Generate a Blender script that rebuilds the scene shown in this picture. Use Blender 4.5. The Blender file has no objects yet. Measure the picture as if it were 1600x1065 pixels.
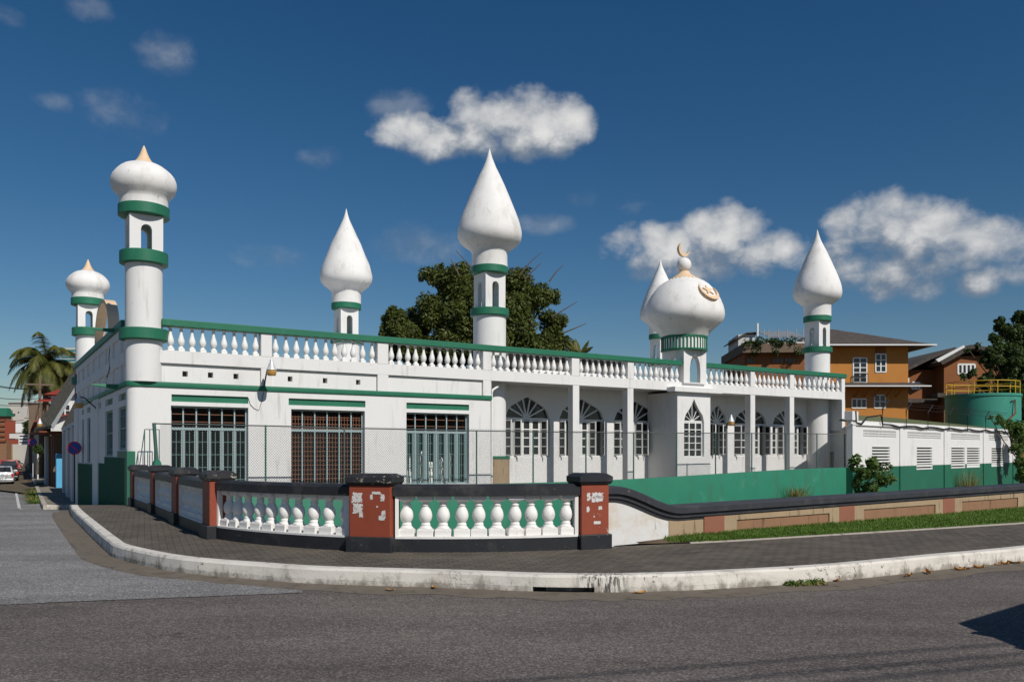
import bpy, bmesh, math, random
from mathutils import Vector, Matrix
SC = bpy.context.scene
COL = SC.collection
R = math.radians
PI = math.pi
# ------------------------------------------------------------------ camera numbers
EYE, F, HZ = 1.65, 1290.0, 705.0            # eye height, focal length in photo pixels, horizon row
ux, uy = math.cos(R(32.7)), math.sin(R(32.7))   # mosque frame: u along the front, v going back
vx, vy = -uy, ux
CX, CY = -11.51, 24.735                     # front left corner of the mosque
def s_at(x, t=0.0):
    r = (x-800)/F; X0 = CX+t*vx; Y0 = CY+t*vy
    return (r*Y0-X0)/(ux-r*uy)
def w_at(x, s=0.0):
    r = (x-800)/F; X0 = CX+s*ux; Y0 = CY+s*uy
    return (r*Y0-X0)/(vx-r*vy)
def z_at(y, s, t=0.0): return EYE+(HZ-y)*(CY+s*uy+t*vy)/F
def W(s, t, z=0.0): return Vector((CX+s*ux+t*vx, CY+s*uy+t*vy, z))
def G(x, y, z):
    Y = (EYE-z)*F/(y-HZ); return Vector(((x-800)/F*Y, Y, z))
def P(x, y, Y): return Vector(((x-800)/F*Y, Y, EYE+(HZ-y)*Y/F))
def sm(a, b, x):
    t = min(1, max(0, (x-a)/(b-a))); return t*t*(3-2*t)
def zroad(X, Y):
    if Y < 20.4: f = 0
    elif Y < 24: f = -.00895*(Y-20.4)**2
    elif Y < 36: f = -.116-.064*(Y-24)
    elif Y < 40: f = -.884-.064*(Y-36)+.008*(Y-36)**2
    else: f = -1.012
    return f*sm(-5, -9, X)
# ------------------------------------------------------------------ materials
class NT:
    def __init__(s, nt): s.t = nt; nt.nodes.clear()
    def n(s, ty, **kw):
        o = s.t.nodes.new(ty)
        for k, v in kw.items():
            if k.startswith('i_'):
                k = k[2:]; k = int(k) if k.isdigit() else k.replace('_', ' ')
                o.inputs[k].default_value = v
            else: setattr(o, k, v)
        return o
    def l(s, a, b): s.t.links.new(a, b)
    def m(s, op, a, b=None, c=None, clamp=False):
        o = s.n('ShaderNodeMath', operation=op); o.use_clamp = clamp
        for i, x in enumerate((a, b, c)):
            if x is None: continue
            if isinstance(x, (int, float)): o.inputs[i].default_value = x
            else: s.l(x, o.inputs[i])
        return o.outputs[0]
    def noise(s, vec, scale, detail=4, rough=.55, dist=0):
        o = s.n('ShaderNodeTexNoise', i_Scale=scale, i_Detail=detail, i_Roughness=rough, i_Distortion=dist)
        s.l(vec, o.inputs['Vector']); return o.outputs['Fac']
    def ramp(s, fac, a, b):
        o = s.n('ShaderNodeMapRange', i_1=a, i_2=b); o.interpolation_type = 'SMOOTHSTEP'
        s.l(fac, o.inputs[0]); return o.outputs[0]
    def mix(s, fac, a, b, mode='MIX'):
        o = s.n('ShaderNodeMix', data_type='RGBA', blend_type=mode)
        for i, x in ((0, fac), (6, a), (7, b)):
            if isinstance(x, (int, float)): o.inputs[i].default_value = x
            elif isinstance(x, tuple): o.inputs[i].default_value = (*x, 1)
            else: s.l(x, o.inputs[i])
        return o.outputs[2]
    def scaled(s, vec, sc, rot=(0,0,0)):
        o = s.n('ShaderNodeMapping'); o.inputs['Scale'].default_value = sc; o.inputs['Rotation'].default_value = rot
        s.l(vec, o.inputs['Vector']); return o.outputs[0]
def pbr(name, col, rough=.6, var=.06, scale=1.5, dirt=(), bump=0., bscale=40, spec=.3, metal=0., extra=None, trans=0.):
    m = bpy.data.materials.new(name); m.use_nodes = True; N = NT(m.node_tree)
    pos = N.n('ShaderNodeNewGeometry').outputs['Position']
    out = N.n('ShaderNodeOutputMaterial'); b = N.n('ShaderNodeBsdfPrincipled')
    b.inputs['Roughness'].default_value = rough; b.inputs['Specular IOR Level'].default_value = spec; b.inputs['Metallic'].default_value = metal
    nf = N.noise(pos, scale, 5)
    c = N.mix(nf, tuple(x*(1-var*1.6) for x in col), tuple(min(1, x*(1+var*1.6)) for x in col))
    for (dc, lo, hi, amt, dsc) in dirt:      # colour, threshold range, amount, scale vector
        f = N.ramp(N.noise(N.scaled(pos, dsc), 1.0, 8, .65), lo, hi)
        c = N.mix(N.m('MULTIPLY', f, amt), c, dc)
    if extra: c = extra(N, pos, c, b)
    N.l(c, b.inputs['Base Color'])
    if bump:
        bp = N.n('ShaderNodeBump', i_Strength=bump, i_Distance=.01); N.l(N.noise(pos, bscale, 6, .6), bp.inputs['Height']); N.l(bp.outputs[0], b.inputs['Normal'])
    if trans:
        tr = N.n('ShaderNodeBsdfTranslucent'); N.l(c, tr.inputs[0]); ms = N.n('ShaderNodeMixShader'); ms.inputs[0].default_value = trans
        N.l(b.outputs[0], ms.inputs[1]); N.l(tr.outputs[0], ms.inputs[2]); N.l(ms.outputs[0], out.inputs[0])
    else: N.l(b.outputs[0], out.inputs[0])
    return m
GR = (.36, .34, .30)
M = {}
M['white'] = pbr('white_stucco', (.725, .715, .70), .75, .025, .5, [(GR, .54, .78, .34, (.9, .9, .35)), ((.40, .38, .34), .55, .74, .5, (4.5, 4.5, .55)), ((.3, .28, .25), .67, .72, .5, (12, 12, 6))], .35, 14)
M['white_dome'] = pbr('weathered_white_dome', (.76, .742, .72), .8, .05, 1.2, [((.36, .33, .28), .5, .74, .42, (1.6, 1.6, .8)), ((.25, .22, .18), .60, .72, .5, (5, 5, 1.1)), ((.12, .1, .08), .69, .73, .65, (13, 13, 7))], .5, 9)
M['white_trim'] = pbr('white_trim', (.76, .75, .73), .6, .04, 2, [(GR, .56, .72, .5, (5, 5, 2)), ((.3, .27, .22), .66, .72, .5, (16, 16, 9))], .1, 40)
M['green'] = pbr('green_paint', (.022, .15, .085), .5, .12, 2, [((.05, .2, .13), .55, .75, .4, (3, 3, 1))], .12, 40)
M['green_dado'] = pbr('green_dado', (.022, .135, .082), .55, .1, 1, [((.1, .1, .07), .6, .8, .5, (3, 3, .6))], .15, 30)
M['green_wall'] = pbr('green_wall_paint', (.020, .170, .102), .55, .09, 1, [((.05, .10, .06), .5, .75, .55, (2.2, 2.2, .4)), ((.06, .24, .16), .55, .7, .4, (1.2, 1.2, 1.2)), ((.16, .14, .1), .70, .74, .6, (14, 14, 9)), ((.03, .06, .04), .66, .76, .5, (9, 9, 3))], .15, 30)
M['cream'] = pbr('cream_paint', (.72, .52, .34), .65, .06, 4, [((.4, .26, .15), .56, .75, .5, (8, 8, 3))], .15, 40)
M['black'] = pbr('black_paint', (.022, .023, .027), .5, .2, 4, [((.32, .29, .24), .665, .70, .8, (11, 11, 11)), ((.08, .075, .07), .5, .7, .5, (2.5, 2.5, 2.5))], .3, 40)
M['black_worn'] = pbr('black_cap_worn', (.026, .026, .029), .55, .2, 4, [((.48, .43, .33), .59, .64, .8, (9, 9, 14)), ((.09, .08, .07), .5, .7, .6, (3, 3, 3))], .35, 40)
M['terra'] = pbr('terracotta_paint', (.26, .058, .03), .6, .1, 5, [((.1, .03, .02), .56, .72, .6, (5, 5, 2)), ((.55, .5, .45), .66, .69, .6, (16, 16, 12))], .2, 50)
M['bal'] = pbr('white_baluster_paint', (.78, .76, .73), .6, .03, 4, [((.3, .27, .22), .58, .72, .5, (9, 9, 4)), ((.08, .07, .06), .70, .74, .7, (14, 14, 10))], .15, 50)
M['stain'] = pbr('stained_white_wall', (.66, .655, .64), .7, .04, 1.5, [((.5, .36, .21), .46, .66, .6, (1.0, 1.0, 1.2)), ((.06, .05, .035), .62, .72, .75, (8, 8, 1.2))], .2, 40)
M['panel_cream'] = pbr('dirty_cream_stucco', (.36, .265, .165), .75, .09, 2.5, [((.055, .042, .028), .55, .68, .85, (11, 11, 1.3)), ((.42, .3, .18), .5, .7, .5, (2, 2, 2))], .25, 40)
M['panel_terra'] = pbr('dirty_terracotta_panel', (.27, .15, .085), .75, .1, 3, [((.06, .04, .028), .56, .7, .8, (10, 10, 1.3))], .25, 40)
M['pilaster_terra'] = pbr('faded_red_pilaster', (.27, .11, .07), .75, .1, 3, [((.09, .05, .035), .6, .74, .6, (9, 9, 1.6))], .25, 40)
M['glass'] = pbr('dark_glass', (.025, .028, .03), .12, .1, 3, spec=.5)
M['grille_blue'] = pbr('pale_blue_steel', (.33, .42, .43), .5, .06, 8)
M['grille_teal'] = pbr('teal_steel_bars', (.15, .27, .26), .5, .1, 8)
M['grille_brown'] = pbr('brown_steel_bars', (.19, .085, .05), .6, .15, 8)
M['dark'] = pbr('dark_interior', (.05, .047, .045), .9, .1, 2)
M['greyroom'] = pbr('grey_interior', (.2, .19, .185), .9, .1, 2)
M['galv'] = pbr('galvanised_wire', (.12, .135, .13), .5, .1, 8, metal=.3)
M['post_green'] = pbr('fence_post_paint', (.05, .12, .1), .55, .15, 6)
M['grey_metal'] = pbr('grey_metal', (.3, .31, .32), .5, .1, 5, metal=.3)
M['lamp_alu'] = pbr('lamp_aluminium', (.62, .63, .63), .45, .05, 8, metal=.3)
M['amber'] = pbr('amber_lens', (.45, .25, .06), .25, .1, 12, spec=.5)
M['blackmetal'] = pbr('black_metal', (.02, .02, .022), .5, .2, 8)
def _kerb(N, pos, c, b):
    e = N.n('ShaderNodeTexNoise', i_Scale=1.3, i_Detail=3.0); N.l(pos, e.inputs['Vector'])
    return c
def _kerbx(N, pos, c, b):
    sx = N.n('ShaderNodeSeparateXYZ'); N.l(pos, sx.inputs[0]); z = sx.outputs[2]
    low = N.m('SUBTRACT', 1.0, N.ramp(z, .0, .16))                       # road grime thrown on the lower face
    f = N.ramp(N.m('ADD', N.noise(N.scaled(pos, (5, 5, 3)), 1, 7, .7), N.m('MULTIPLY', low, .16)), .52, .74)
    c = N.mix(N.m('MULTIPLY', f, .75), c, (.15, .125, .095))
    run = N.ramp(N.noise(N.scaled(pos, (14, 14, .8)), 1, 6, .7), .60, .70); gate = N.ramp(N.noise(pos, .9, 3), .52, .62)
    dv = N.n('ShaderNodeVectorMath', operation='DISTANCE'); N.l(pos, dv.inputs[0]); dv.inputs[1].default_value = (1.05, 9.7, .15)   # black run-off above the drain mouth
    gate = N.m('MAXIMUM', gate, N.m('SUBTRACT', 1.0, N.ramp(dv.outputs['Value'], .15, .5))); run = N.m('MAXIMUM', run, N.m('MULTIPLY', N.m('SUBTRACT', 1.0, N.ramp(dv.outputs['Value'], .2, .48)), N.ramp(N.noise(N.scaled(pos, (26, 26, 3)), 1, 4, .7), .45, .56)))
    c = N.mix(N.m('MULTIPLY', N.m('MULTIPLY', run, gate), .9), c, (.03, .027, .02))
    v = N.n('ShaderNodeTexVoronoi', i_Scale=1.1, feature='DISTANCE_TO_EDGE'); w = N.n('ShaderNodeVectorMath', operation='ADD'); t = N.n('ShaderNodeTexNoise', i_Scale=6.0, i_Detail=5.0)
    N.l(pos, t.inputs['Vector']); N.l(pos, w.inputs[0]); N.l(t.outputs['Color'], w.inputs[1]); N.l(w.outputs[0], v.inputs['Vector'])
    c = N.mix(N.m('MULTIPLY', N.m('MULTIPLY', N.m('LESS_THAN', v.outputs['Distance'], .010), N.ramp(N.noise(pos, .7, 2), .56, .62)), .7), c, (.05, .04, .03))
    return c
M['kerb'] = pbr('worn_white_kerb_paint', (.66, .62, .56), .8, .06, 3, [((.36, .33, .28), .46, .72, .55, (1.6, 1.6, 5)), ((.06, .05, .04), .63, .68, .85, (4.5, 4.5, 7)), ((.05, .045, .035), .665, .70, .8, (17, 17, 6))], .4, 35, extra=_kerbx)
M['kerb_far'] = pbr('old_grey_kerb', (.42, .38, .33), .85, .12, 3, [((.07, .06, .05), .55, .7, .7, (3, 3, 6))], .3, 35)
def _asph(lo, hi, warm):
    def f(N, pos, c, b):
        v = N.n('ShaderNodeTexVoronoi', i_Scale=74.0); N.l(pos, v.inputs['Vector'])
        sp = N.n('ShaderNodeSeparateColor'); N.l(v.outputs['Color'], sp.inputs[0])
        k = N.m('POWER', sp.outputs[0], 2.6)
        k = N.m('ADD', N.m('MULTIPLY', k, .85), N.m('MULTIPLY', N.noise(pos, 120, 3, .75), .35))
        col = N.mix(k, tuple(lo*x for x in warm), tuple(hi*x for x in warm))
        big = N.ramp(N.noise(N.scaled(pos, (.28, .9, 1), (0, 0, R(-14))), 1, 6, .6), .3, .72)
        col = N.mix(N.m('MULTIPLY', big, .5), col, N.mix(.72, col, (0, 0, 0)))
        trk = N.ramp(N.noise(N.scaled(pos, (.07, .8, 1), (0, 0, R(-16))), 1, 3, .5), .42, .62)
        col = N.mix(N.m('MULTIPLY', trk, .28), col, N.mix(.5, col, (.2, .18, .16)))
        med = N.ramp(N.noise(pos, 6, 5, .7), .4, .75)
        col = N.mix(N.m('MULTIPLY', med, .25), col, N.mix(.5, col, (0, 0, 0)))
        strk = N.ramp(N.noise(N.scaled(pos, (1.2, 9, 1), (0, 0, R(-13))), 1, 7, .7), .56, .74)
        col = N.mix(N.m('MULTIPLY', strk, .45), col, N.mix(.75, col, (0, 0, 0)))
        cr = N.n('ShaderNodeTexVoronoi', i_Scale=.8, feature='DISTANCE_TO_EDGE'); 
        wv = N.n('ShaderNodeVectorMath', operation='ADD'); nn = N.n('ShaderNodeTexNoise', i_Scale=2.5, i_Detail=4.0); N.l(pos, nn.inputs['Vector'])
        N.l(pos, wv.inputs[0]); N.l(nn.outputs['Color'], wv.inputs[1]); N.l(wv.outputs[0], cr.inputs['Vector'])
        line = N.m('LESS_THAN', cr.outputs['Distance'], .006)
        gate = N.ramp(N.noise(pos, .5, 2), .58, .68)
        col = N.mix(N.m('MULTIPLY', N.m('MULTIPLY', line, gate), .6), col, (.02, .018, .016))
        bp = N.n('ShaderNodeBump', i_Strength=.5, i_Distance=.006); N.l(k, bp.inputs['Height']); N.l(bp.outputs[0], b.inputs['Normal'])
        return col
    return f
M['coping'] = pbr('dark_coping_paint', (.040, .041, .048), .5, .15, 4, [((.3, .27, .22), .68, .70, .7, (10, 10, 10)), ((.09, .085, .08), .5, .7, .5, (2.5, 2.5, 2.5))], .3, 40)
M['asphalt'] = pbr('dark_asphalt', (.08, .075, .073), .85, spec=.25, extra=_asph(.052, .31, (1, .85, .775)))
M['asphalt_light'] = pbr('worn_grey_asphalt', (.12, .12, .12), .85, spec=.25, extra=_asph(.085, .50, (1, .965, .945)))
M['gutter'] = pbr('gutter_concrete', (.15, .125, .097), .9, .15, 4, [((.05, .045, .035), .5, .7, .7, (5, 5, 5))], .5, 50)
def _pave(N, pos, c, b):
    mp = N.scaled(pos, (1, 1, 1), (0, 0, R(-24)))
    br = N.n('ShaderNodeTexBrick', i_Scale=1.0); br.inputs['Brick Width'].default_value = .21; br.inputs['Row Height'].default_value = .105
    br.inputs['Mortar Size'].default_value = .009; br.inputs['Mortar Smooth'].default_value = .3
    br.inputs['Color1'].default_value = (.088, .076, .062, 1); br.inputs['Color2'].default_value = (.135, .115, .094, 1); br.inputs['Mortar'].default_value = (.036, .030, .024, 1)
    N.l(mp, br.inputs['Vector'])
    f = N.ramp(N.noise(pos, 1.1, 6, .65), .42, .72)
    col = N.mix(N.m('MULTIPLY', f, .5), br.outputs['Color'], (.165, .14, .11))
    col = N.mix(N.m('MULTIPLY', N.ramp(N.noise(pos, 26, 4, .7), .5, .8), .5), col, (.16, .14, .12))
    bp = N.n('ShaderNodeBump', i_Strength=.6, i_Distance=.008, invert=True); N.l(br.outputs['Fac'], bp.inputs['Height']); N.l(bp.outputs[0], b.inputs['Normal'])
    return col
M['paver'] = pbr('brick_pavers', (.1, .09, .08), .85, extra=_pave, spec=.2)
M['pave_far'] = pbr('old_pavement', (.23, .2, .16), .9, .2, 1.2, [((.06, .055, .04), .5, .7, .6, (2, 2, 2))], .2, 30)
M['paint_line'] = pbr('road_paint', (.6, .6, .58), .7, .1, 6, [((.12, .12, .12), .5, .7, .8, (9, 9, 9))])
M['earth'] = pbr('bare_earth', (.12, .09, .06), .95, .25, 1.5, [((.06, .07, .03), .5, .7, .7, (1.5, 1.5, 1.5))], .4, 20)
M['sand'] = pbr('dry_dirt', (.26, .2, .13), .95, .2, 6, bump=.4, bscale=50)
def leafmat(name, a, b_, tr=.28, sc=1.1):
    def ex(N, pos, c, b):
        f = N.ramp(N.noise(pos, sc, 3), .32, .68); g = N.noise(pos, 9, 2)
        col = N.mix(f, a, b_); return N.mix(N.m('MULTIPLY', g, .55), col, tuple(min(1, x*1.7+.01) for x in b_))
    return pbr(name, a, .5, extra=ex, spec=.25, trans=tr)
M['leaf_tree'] = leafmat('broadleaf_foliage', (.038, .056, .010), (.092, .108, .022))
M['leaf_dark'] = leafmat('dark_foliage', (.022, .042, .012), (.055, .085, .02))
M['leaf_bush'] = leafmat('bush_foliage', (.035, .075, .014), (.10, .155, .032), .3, 5)
M['leaf_palm'] = leafmat('palm_foliage', (.04, .055, .012), (.12, .12, .025), .3, .8)
M['grass'] = leafmat('lawn_grass', (.06, .12, .016), (.12, .20, .03), .3, 2)
M['weed'] = leafmat('dry_weed', (.12, .13, .03), (.26, .2, .07), .3, 6)
M['bark'] = pbr('bark', (.11, .085, .06), .9, .25, 6, bump=.5, bscale=20)
M['orange'] = pbr('orange_render', (.47, .195, .042), .8, .06, .6, [((.2, .075, .02), .55, .75, .4, (.7, .7, .3))], .1, 20)
M['orange_dark'] = pbr('shaded_orange_render', (.24, .09, .03), .8, .08, .6)  # darker orange: shade of gabled and terrace house walls put into the colour
M['roof_grey'] = pbr('grey_brown_shingles', (.075, .062, .055), .9, .25, 3, [((.16, .14, .12), .5, .7, .5, (2, 2, 2))], .4, 12)
M['roof_moss'] = pbr('mossy_metal_roof', (.15, .17, .085), .85, .15, .6, [((.3, .29, .24), .55, .7, .6, (.5, .5, .5))])
M['roof_red'] = pbr('red_metal_roof', (.3, .045, .025), .6, .12, 1)
M['rust'] = pbr('rusty_sheet', (.22, .07, .035), .85, .3, 2)
M['stoneroof'] = pbr('mottled_shingles', (.17, .15, .105), .95, .3, 3, [((.04, .036, .026), .44, .58, .85, (4, 4, 4)), ((.32, .29, .22), .58, .64, .7, (5, 5, 5))], .6, 9)
M['white_frame'] = pbr('white_window_frame', (.74, .74, .72), .5, .04, 5)
M['teal'] = pbr('teal_tank_paint', (.05, .27, .2), .5, .08, .8, [((.03, .17, .14), .5, .75, .5, (.8, .8, .4))])
M['yellow'] = pbr('yellow_rail_paint', (.55, .33, .02), .5, .1, 4)
M['greywall'] = pbr('pale_grey_render', (.55, .55, .55), .8, .05, .8, [(GR, .55, .75, .4, (1, 1, .4))])
M['wood'] = pbr('weathered_wood', (.16, .115, .08), .85, .2, 5)
M['cyan'] = pbr('blue_board', (.1, .38, .62), .6, .1, 3)
M['pale_yellow'] = pbr('pale_yellow_wall', (.62, .58, .3), .7, .08, 1)
M['rubber'] = pbr('tyre_rubber', (.02, .02, .02), .8)
M['silver'] = pbr('silver_car_paint', (.42, .43, .44), .3, .02, 2, spec=.5, metal=.2)
M['carblack'] = pbr('black_car_paint', (.02, .022, .026), .25, .05, 2, spec=.6)
M['carred'] = pbr('red_car_paint', (.35, .025, .02), .3, .05, 2, spec=.5)
M['redlens'] = pbr('red_lens', (.45, .02, .015), .25, spec=.5)
M['plate'] = pbr('number_plate', (.7, .7, .68), .5)
M['signblue'] = pbr('sign_blue', (.02, .07, .36), .45, .04, 8)
M['signred'] = pbr('sign_red', (.5, .025, .03), .45, .05, 8)
M['poster'] = pbr('torn_paper', (.62, .6, .58), .85, .12, 14, [((.28, .14, .1), .56, .62, .9, (22, 22, 22))])
M['cable'] = pbr('black_cable', (.015, .015, .016), .7)
M['leafdry'] = pbr('dry_leaf', (.4, .2, .06), .8, .3, 30)
M['tower_glass'] = pbr('teal_glazing', (.05, .2, .22), .2, .1, .3, spec=.5)
M['concrete'] = pbr('light_concrete', (.5, .48, .44), .85, .08, .5, [(GR, .55, .75, .4, (.5, .5, .2))])
# ------------------------------------------------------------------ mesh helpers
class MB:
    def __init__(s): s.v = []; s.f = []
    def add(s, vs, fs):
        o = len(s.v); s.v += [tuple(v) for v in vs]; s.f += [tuple(i+o for i in f) for f in fs]; return s
    def box(s, x0, x1, y0, y1, z0, z1, T=None):
        vs = [Vector((x, y, z)) for z in (z0, z1) for y in (y0, y1) for x in (x0, x1)]
        if T: vs = [T @ v for v in vs]
        return s.add(vs, [(0,2,3,1),(4,5,7,6),(0,1,5,4),(2,6,7,3),(0,4,6,2),(1,3,7,5)])
    def frust(s, x0, x1, y0, y1, z0, z1, ix, iy, T=None):
        vs = [Vector(p) for p in ((x0,y0,z0),(x1,y0,z0),(x0,y1,z0),(x1,y1,z0),(x0+ix,y0+iy,z1),(x1-ix,y0+iy,z1),(x0+ix,y1-iy,z1),(x1-ix,y1-iy,z1))]
        if T: vs = [T @ v for v in vs]
        return s.add(vs, [(0,2,3,1),(4,5,7,6),(0,1,5,4),(2,6,7,3),(0,4,6,2),(1,3,7,5)])
    def quad(s, a, b, c, d): return s.add([a, b, c, d], [(0,1,2,3)])
    def lathe(s, prof, seg=32, cx=0, cy=0, T=None, cap=True):
        vs = []; fs = []
        for r, z in prof:
            for k in range(seg):
                a = 2*PI*k/seg; vs.append(Vector((cx+r*math.cos(a), cy+r*math.sin(a), z)))
        n = len(prof)
        for i in range(n-1):
            for k in range(seg):
                k2 = (k+1) % seg; fs.append((i*seg+k, i*seg+k2, (i+1)*seg+k2, (i+1)*seg+k))
        if cap:
            fs.append(tuple(range(seg-1, -1, -1))); fs.append(tuple((n-1)*seg+k for k in range(seg)))
        if T: vs = [T @ v for v in vs]
        return s.add(vs, fs)
    def tube(s, pts, r, seg=6, r2=None):
        pts = [Vector(p) for p in pts]; n = len(pts); vs = []; fs = []
        for i, p in enumerate(pts):
            d = (pts[min(i+1, n-1)]-pts[max(i-1, 0)]).normalized()
            a = d.orthogonal() if abs(d.z) > .95 else d.cross(Vector((0, 0, 1)))
            a.normalize(); b = d.cross(a); rr = r if r2 is None else r+(r2-r)*i/max(1, n-1)
            for k in range(seg):
                t = 2*PI*k/seg; vs.append(p+(a*math.cos(t)+b*math.sin(t))*rr)
        for i in range(n-1):
            for k in range(seg):
                k2 = (k+1) % seg; fs.append((i*seg+k, (i+1)*seg+k, (i+1)*seg+k2, i*seg+k2))
        fs.append(tuple(range(seg))); fs.append(tuple((n-1)*seg+k for k in range(seg-1, -1, -1)))
        return s.add(vs, fs)
    def prism(s, poly, z0, z1, T=None):        # polygon in xy
        n = len(poly); vs = [Vector((x, y, z0)) for x, y in poly]+[Vector((x, y, z1)) for x, y in poly]
        if T: vs = [T @ v for v in vs]
        return s.add(vs, [tuple(range(n-1, -1, -1)), tuple(range(n, 2*n))]+[(i, (i+1) % n, n+(i+1) % n, n+i) for i in range(n)])
    def wall(s, x0, x1, z0, z1, y0, y1, ops=(), T=None):
        # wall along x with openings (a, b, sill, top) ; top is a number or a function of x
        xs = {x0, x1}; 
        for a, b, zb, tp in ops:
            k = 14 if callable(tp) else 1
            for i in range(k+1): xs.add(a+(b-a)*i/k)
        xs = sorted(x for x in xs if x0-1e-6 <= x <= x1+1e-6)
        tf = lambda tp, x: tp(x) if callable(tp) else tp
        q = []
        for a, b in zip(xs, xs[1:]):
            if b-a < 1e-6: continue
            mid = (a+b)/2; cur = sorted([o for o in ops if o[0] < mid < o[1]], key=lambda o: o[2])
            la = lb = z0
            for o in cur:
                q.append((a, b, la, lb, o[2], o[2])); la, lb = tf(o[3], a), tf(o[3], b)
            q.append((a, b, la, lb, z1, z1))
        def V(x, y, z):
            v = Vector((x, y, z)); return T @ v if T else v
        for a, b, la, lb, ta, tb in q:
            if ta-la < 1e-5 and tb-lb < 1e-5: continue
            s.quad(V(a,y0,la), V(b,y0,lb), V(b,y0,tb), V(a,y0,ta)); s.quad(V(b,y1,lb), V(a,y1,la), V(a,y1,ta), V(b,y1,tb))
            s.quad(V(a,y0,ta), V(b,y0,tb), V(b,y1,tb), V(a,y1,ta)); s.quad(V(a,y1,la), V(b,y1,lb), V(b,y0,lb), V(a,y0,la))
        for a, b, zb, tp in ops:
            ta, tb = tf(tp, a), tf(tp, b)
            if ta > zb+1e-4: s.quad(V(a,y0,zb), V(a,y0,ta), V(a,y1,ta), V(a,y1,zb))
            if tb > zb+1e-4: s.quad(V(b,y1,zb), V(b,y1,tb), V(b,y0,tb), V(b,y0,zb))
        s.quad(V(x0,y1,z0), V(x0,y0,z0), V(x0,y0,z1), V(x0,y1,z1)); s.quad(V(x1,y0,z0), V(x1,y1,z0), V(x1,y1,z1), V(x1,y0,z1))
        return s
    def sweep(s, path, profs, closed=False):     # path of Vectors (xy used), profile list of (offset to the left of travel, z) per station
        vs = []; n = len(path); k = len(profs[0]); fs = []
        for i, p in enumerate(path):
            d = (path[min(i+1, n-1)]-path[max(i-1, 0)]); d.z = 0; d.normalize(); l = Vector((-d.y, d.x, 0))
            for o, z in profs[i]: vs.append(Vector((p.x, p.y, 0))+l*o+Vector((0, 0, z)))
        for i in range(n-1):
            for j in range(k-1): fs.append((i*k+j, (i+1)*k+j, (i+1)*k+j+1, i*k+j+1))
        fs.append(tuple(range(k-1, -1, -1))); fs.append(tuple((n-1)*k+j for j in range(k)))
        return s.add(vs, fs)
    def mesh(s, name, mat, smooth=None, bevel=0, seg=2):
        me = bpy.data.meshes.new(name); me.from_pydata(s.v, [], s.f); me.materials.append(M[mat] if isinstance(mat, str) else mat)
        bm = bmesh.new(); bm.from_mesh(me); bmesh.ops.remove_doubles(bm, verts=bm.verts, dist=1e-5)
        bmesh.ops.recalc_face_normals(bm, faces=bm.faces)
        if bevel: bmesh.ops.bevel(bm, geom=[e for e in bm.edges if len(e.link_faces) == 2 and e.calc_face_angle(0) > .5], offset=bevel, segments=seg, affect='EDGES', profile=.5)
        bm.to_mesh(me); bm.free()
        if smooth is not None:
            me.polygons.foreach_set('use_smooth', [True]*len(me.polygons)); me.set_sharp_from_angle(angle=R(smooth))
        me.update(); return me
    def raw(s, name, mat):
        me = bpy.data.meshes.new(name); me.from_pydata(s.v, [], s.f); me.materials.append(M[mat]); me.update(); return me
def put(name, me, parent=None, loc=None, rz=0):
    o = bpy.data.objects.new(name, me); COL.objects.link(o)
    if parent: o.parent = parent
    if loc is not None: o.location = loc
    if rz: o.rotation_euler = (0, 0, rz)
    return o
def part(name, mb, mat, parent=None, smooth=None, bevel=0, **kw): return put(name, mb.mesh(name, mat, smooth, bevel), parent, **kw)
def tag(o, label, cat, group=None):
    o['label'] = label; o['category'] = cat
    if group: o['group'] = group
    return o
def thing(name, label, cat, loc=(0, 0, 0), rz=0, group=None):
    o = bpy.data.objects.new(name, None); COL.objects.link(o); o.location = loc; o.rotation_euler = (0, 0, rz); o.empty_display_size = .3
    return tag(o, label, cat, group)
def struct(name, mb, mat, **kw):
    o = part(name, mb, mat, **kw); o['kind'] = 'structure'; return o
def stuff(o): o['kind'] = 'stuff'; return o
def dup(o, parent=None):
    c = o.copy(); COL.objects.link(c)
    if parent: c.parent = parent
    for ch in list(o.children): dup(ch, c)
    return c
def TR(x, y, z, rz=0, rx=0, ry=0): return Matrix.Translation((x, y, z)) @ Matrix.Rotation(rz, 4, 'Z') @ Matrix.Rotation(ry, 4, 'Y') @ Matrix.Rotation(rx, 4, 'X')
def lerp(a, b, t): return a+(b-a)*t

from mathutils import noise as mnoise
RV = random.Random(77)
def wobble(o, amp):                            # hand-trowelled unevenness
    for v in o.data.vertices:
        n = v.normal; v.co += n*amp*(mnoise.noise(v.co*1.7)+.5*mnoise.noise(v.co*4.1))
    o.data.update(); return o
def vary(o):                                   # cast balusters are never set quite alike
    o.rotation_euler = (R(RV.uniform(-1.2, 1.2)), R(RV.uniform(-1.2, 1.2)), o.rotation_euler[2]+R(RV.uniform(-4, 4))); return o
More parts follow.
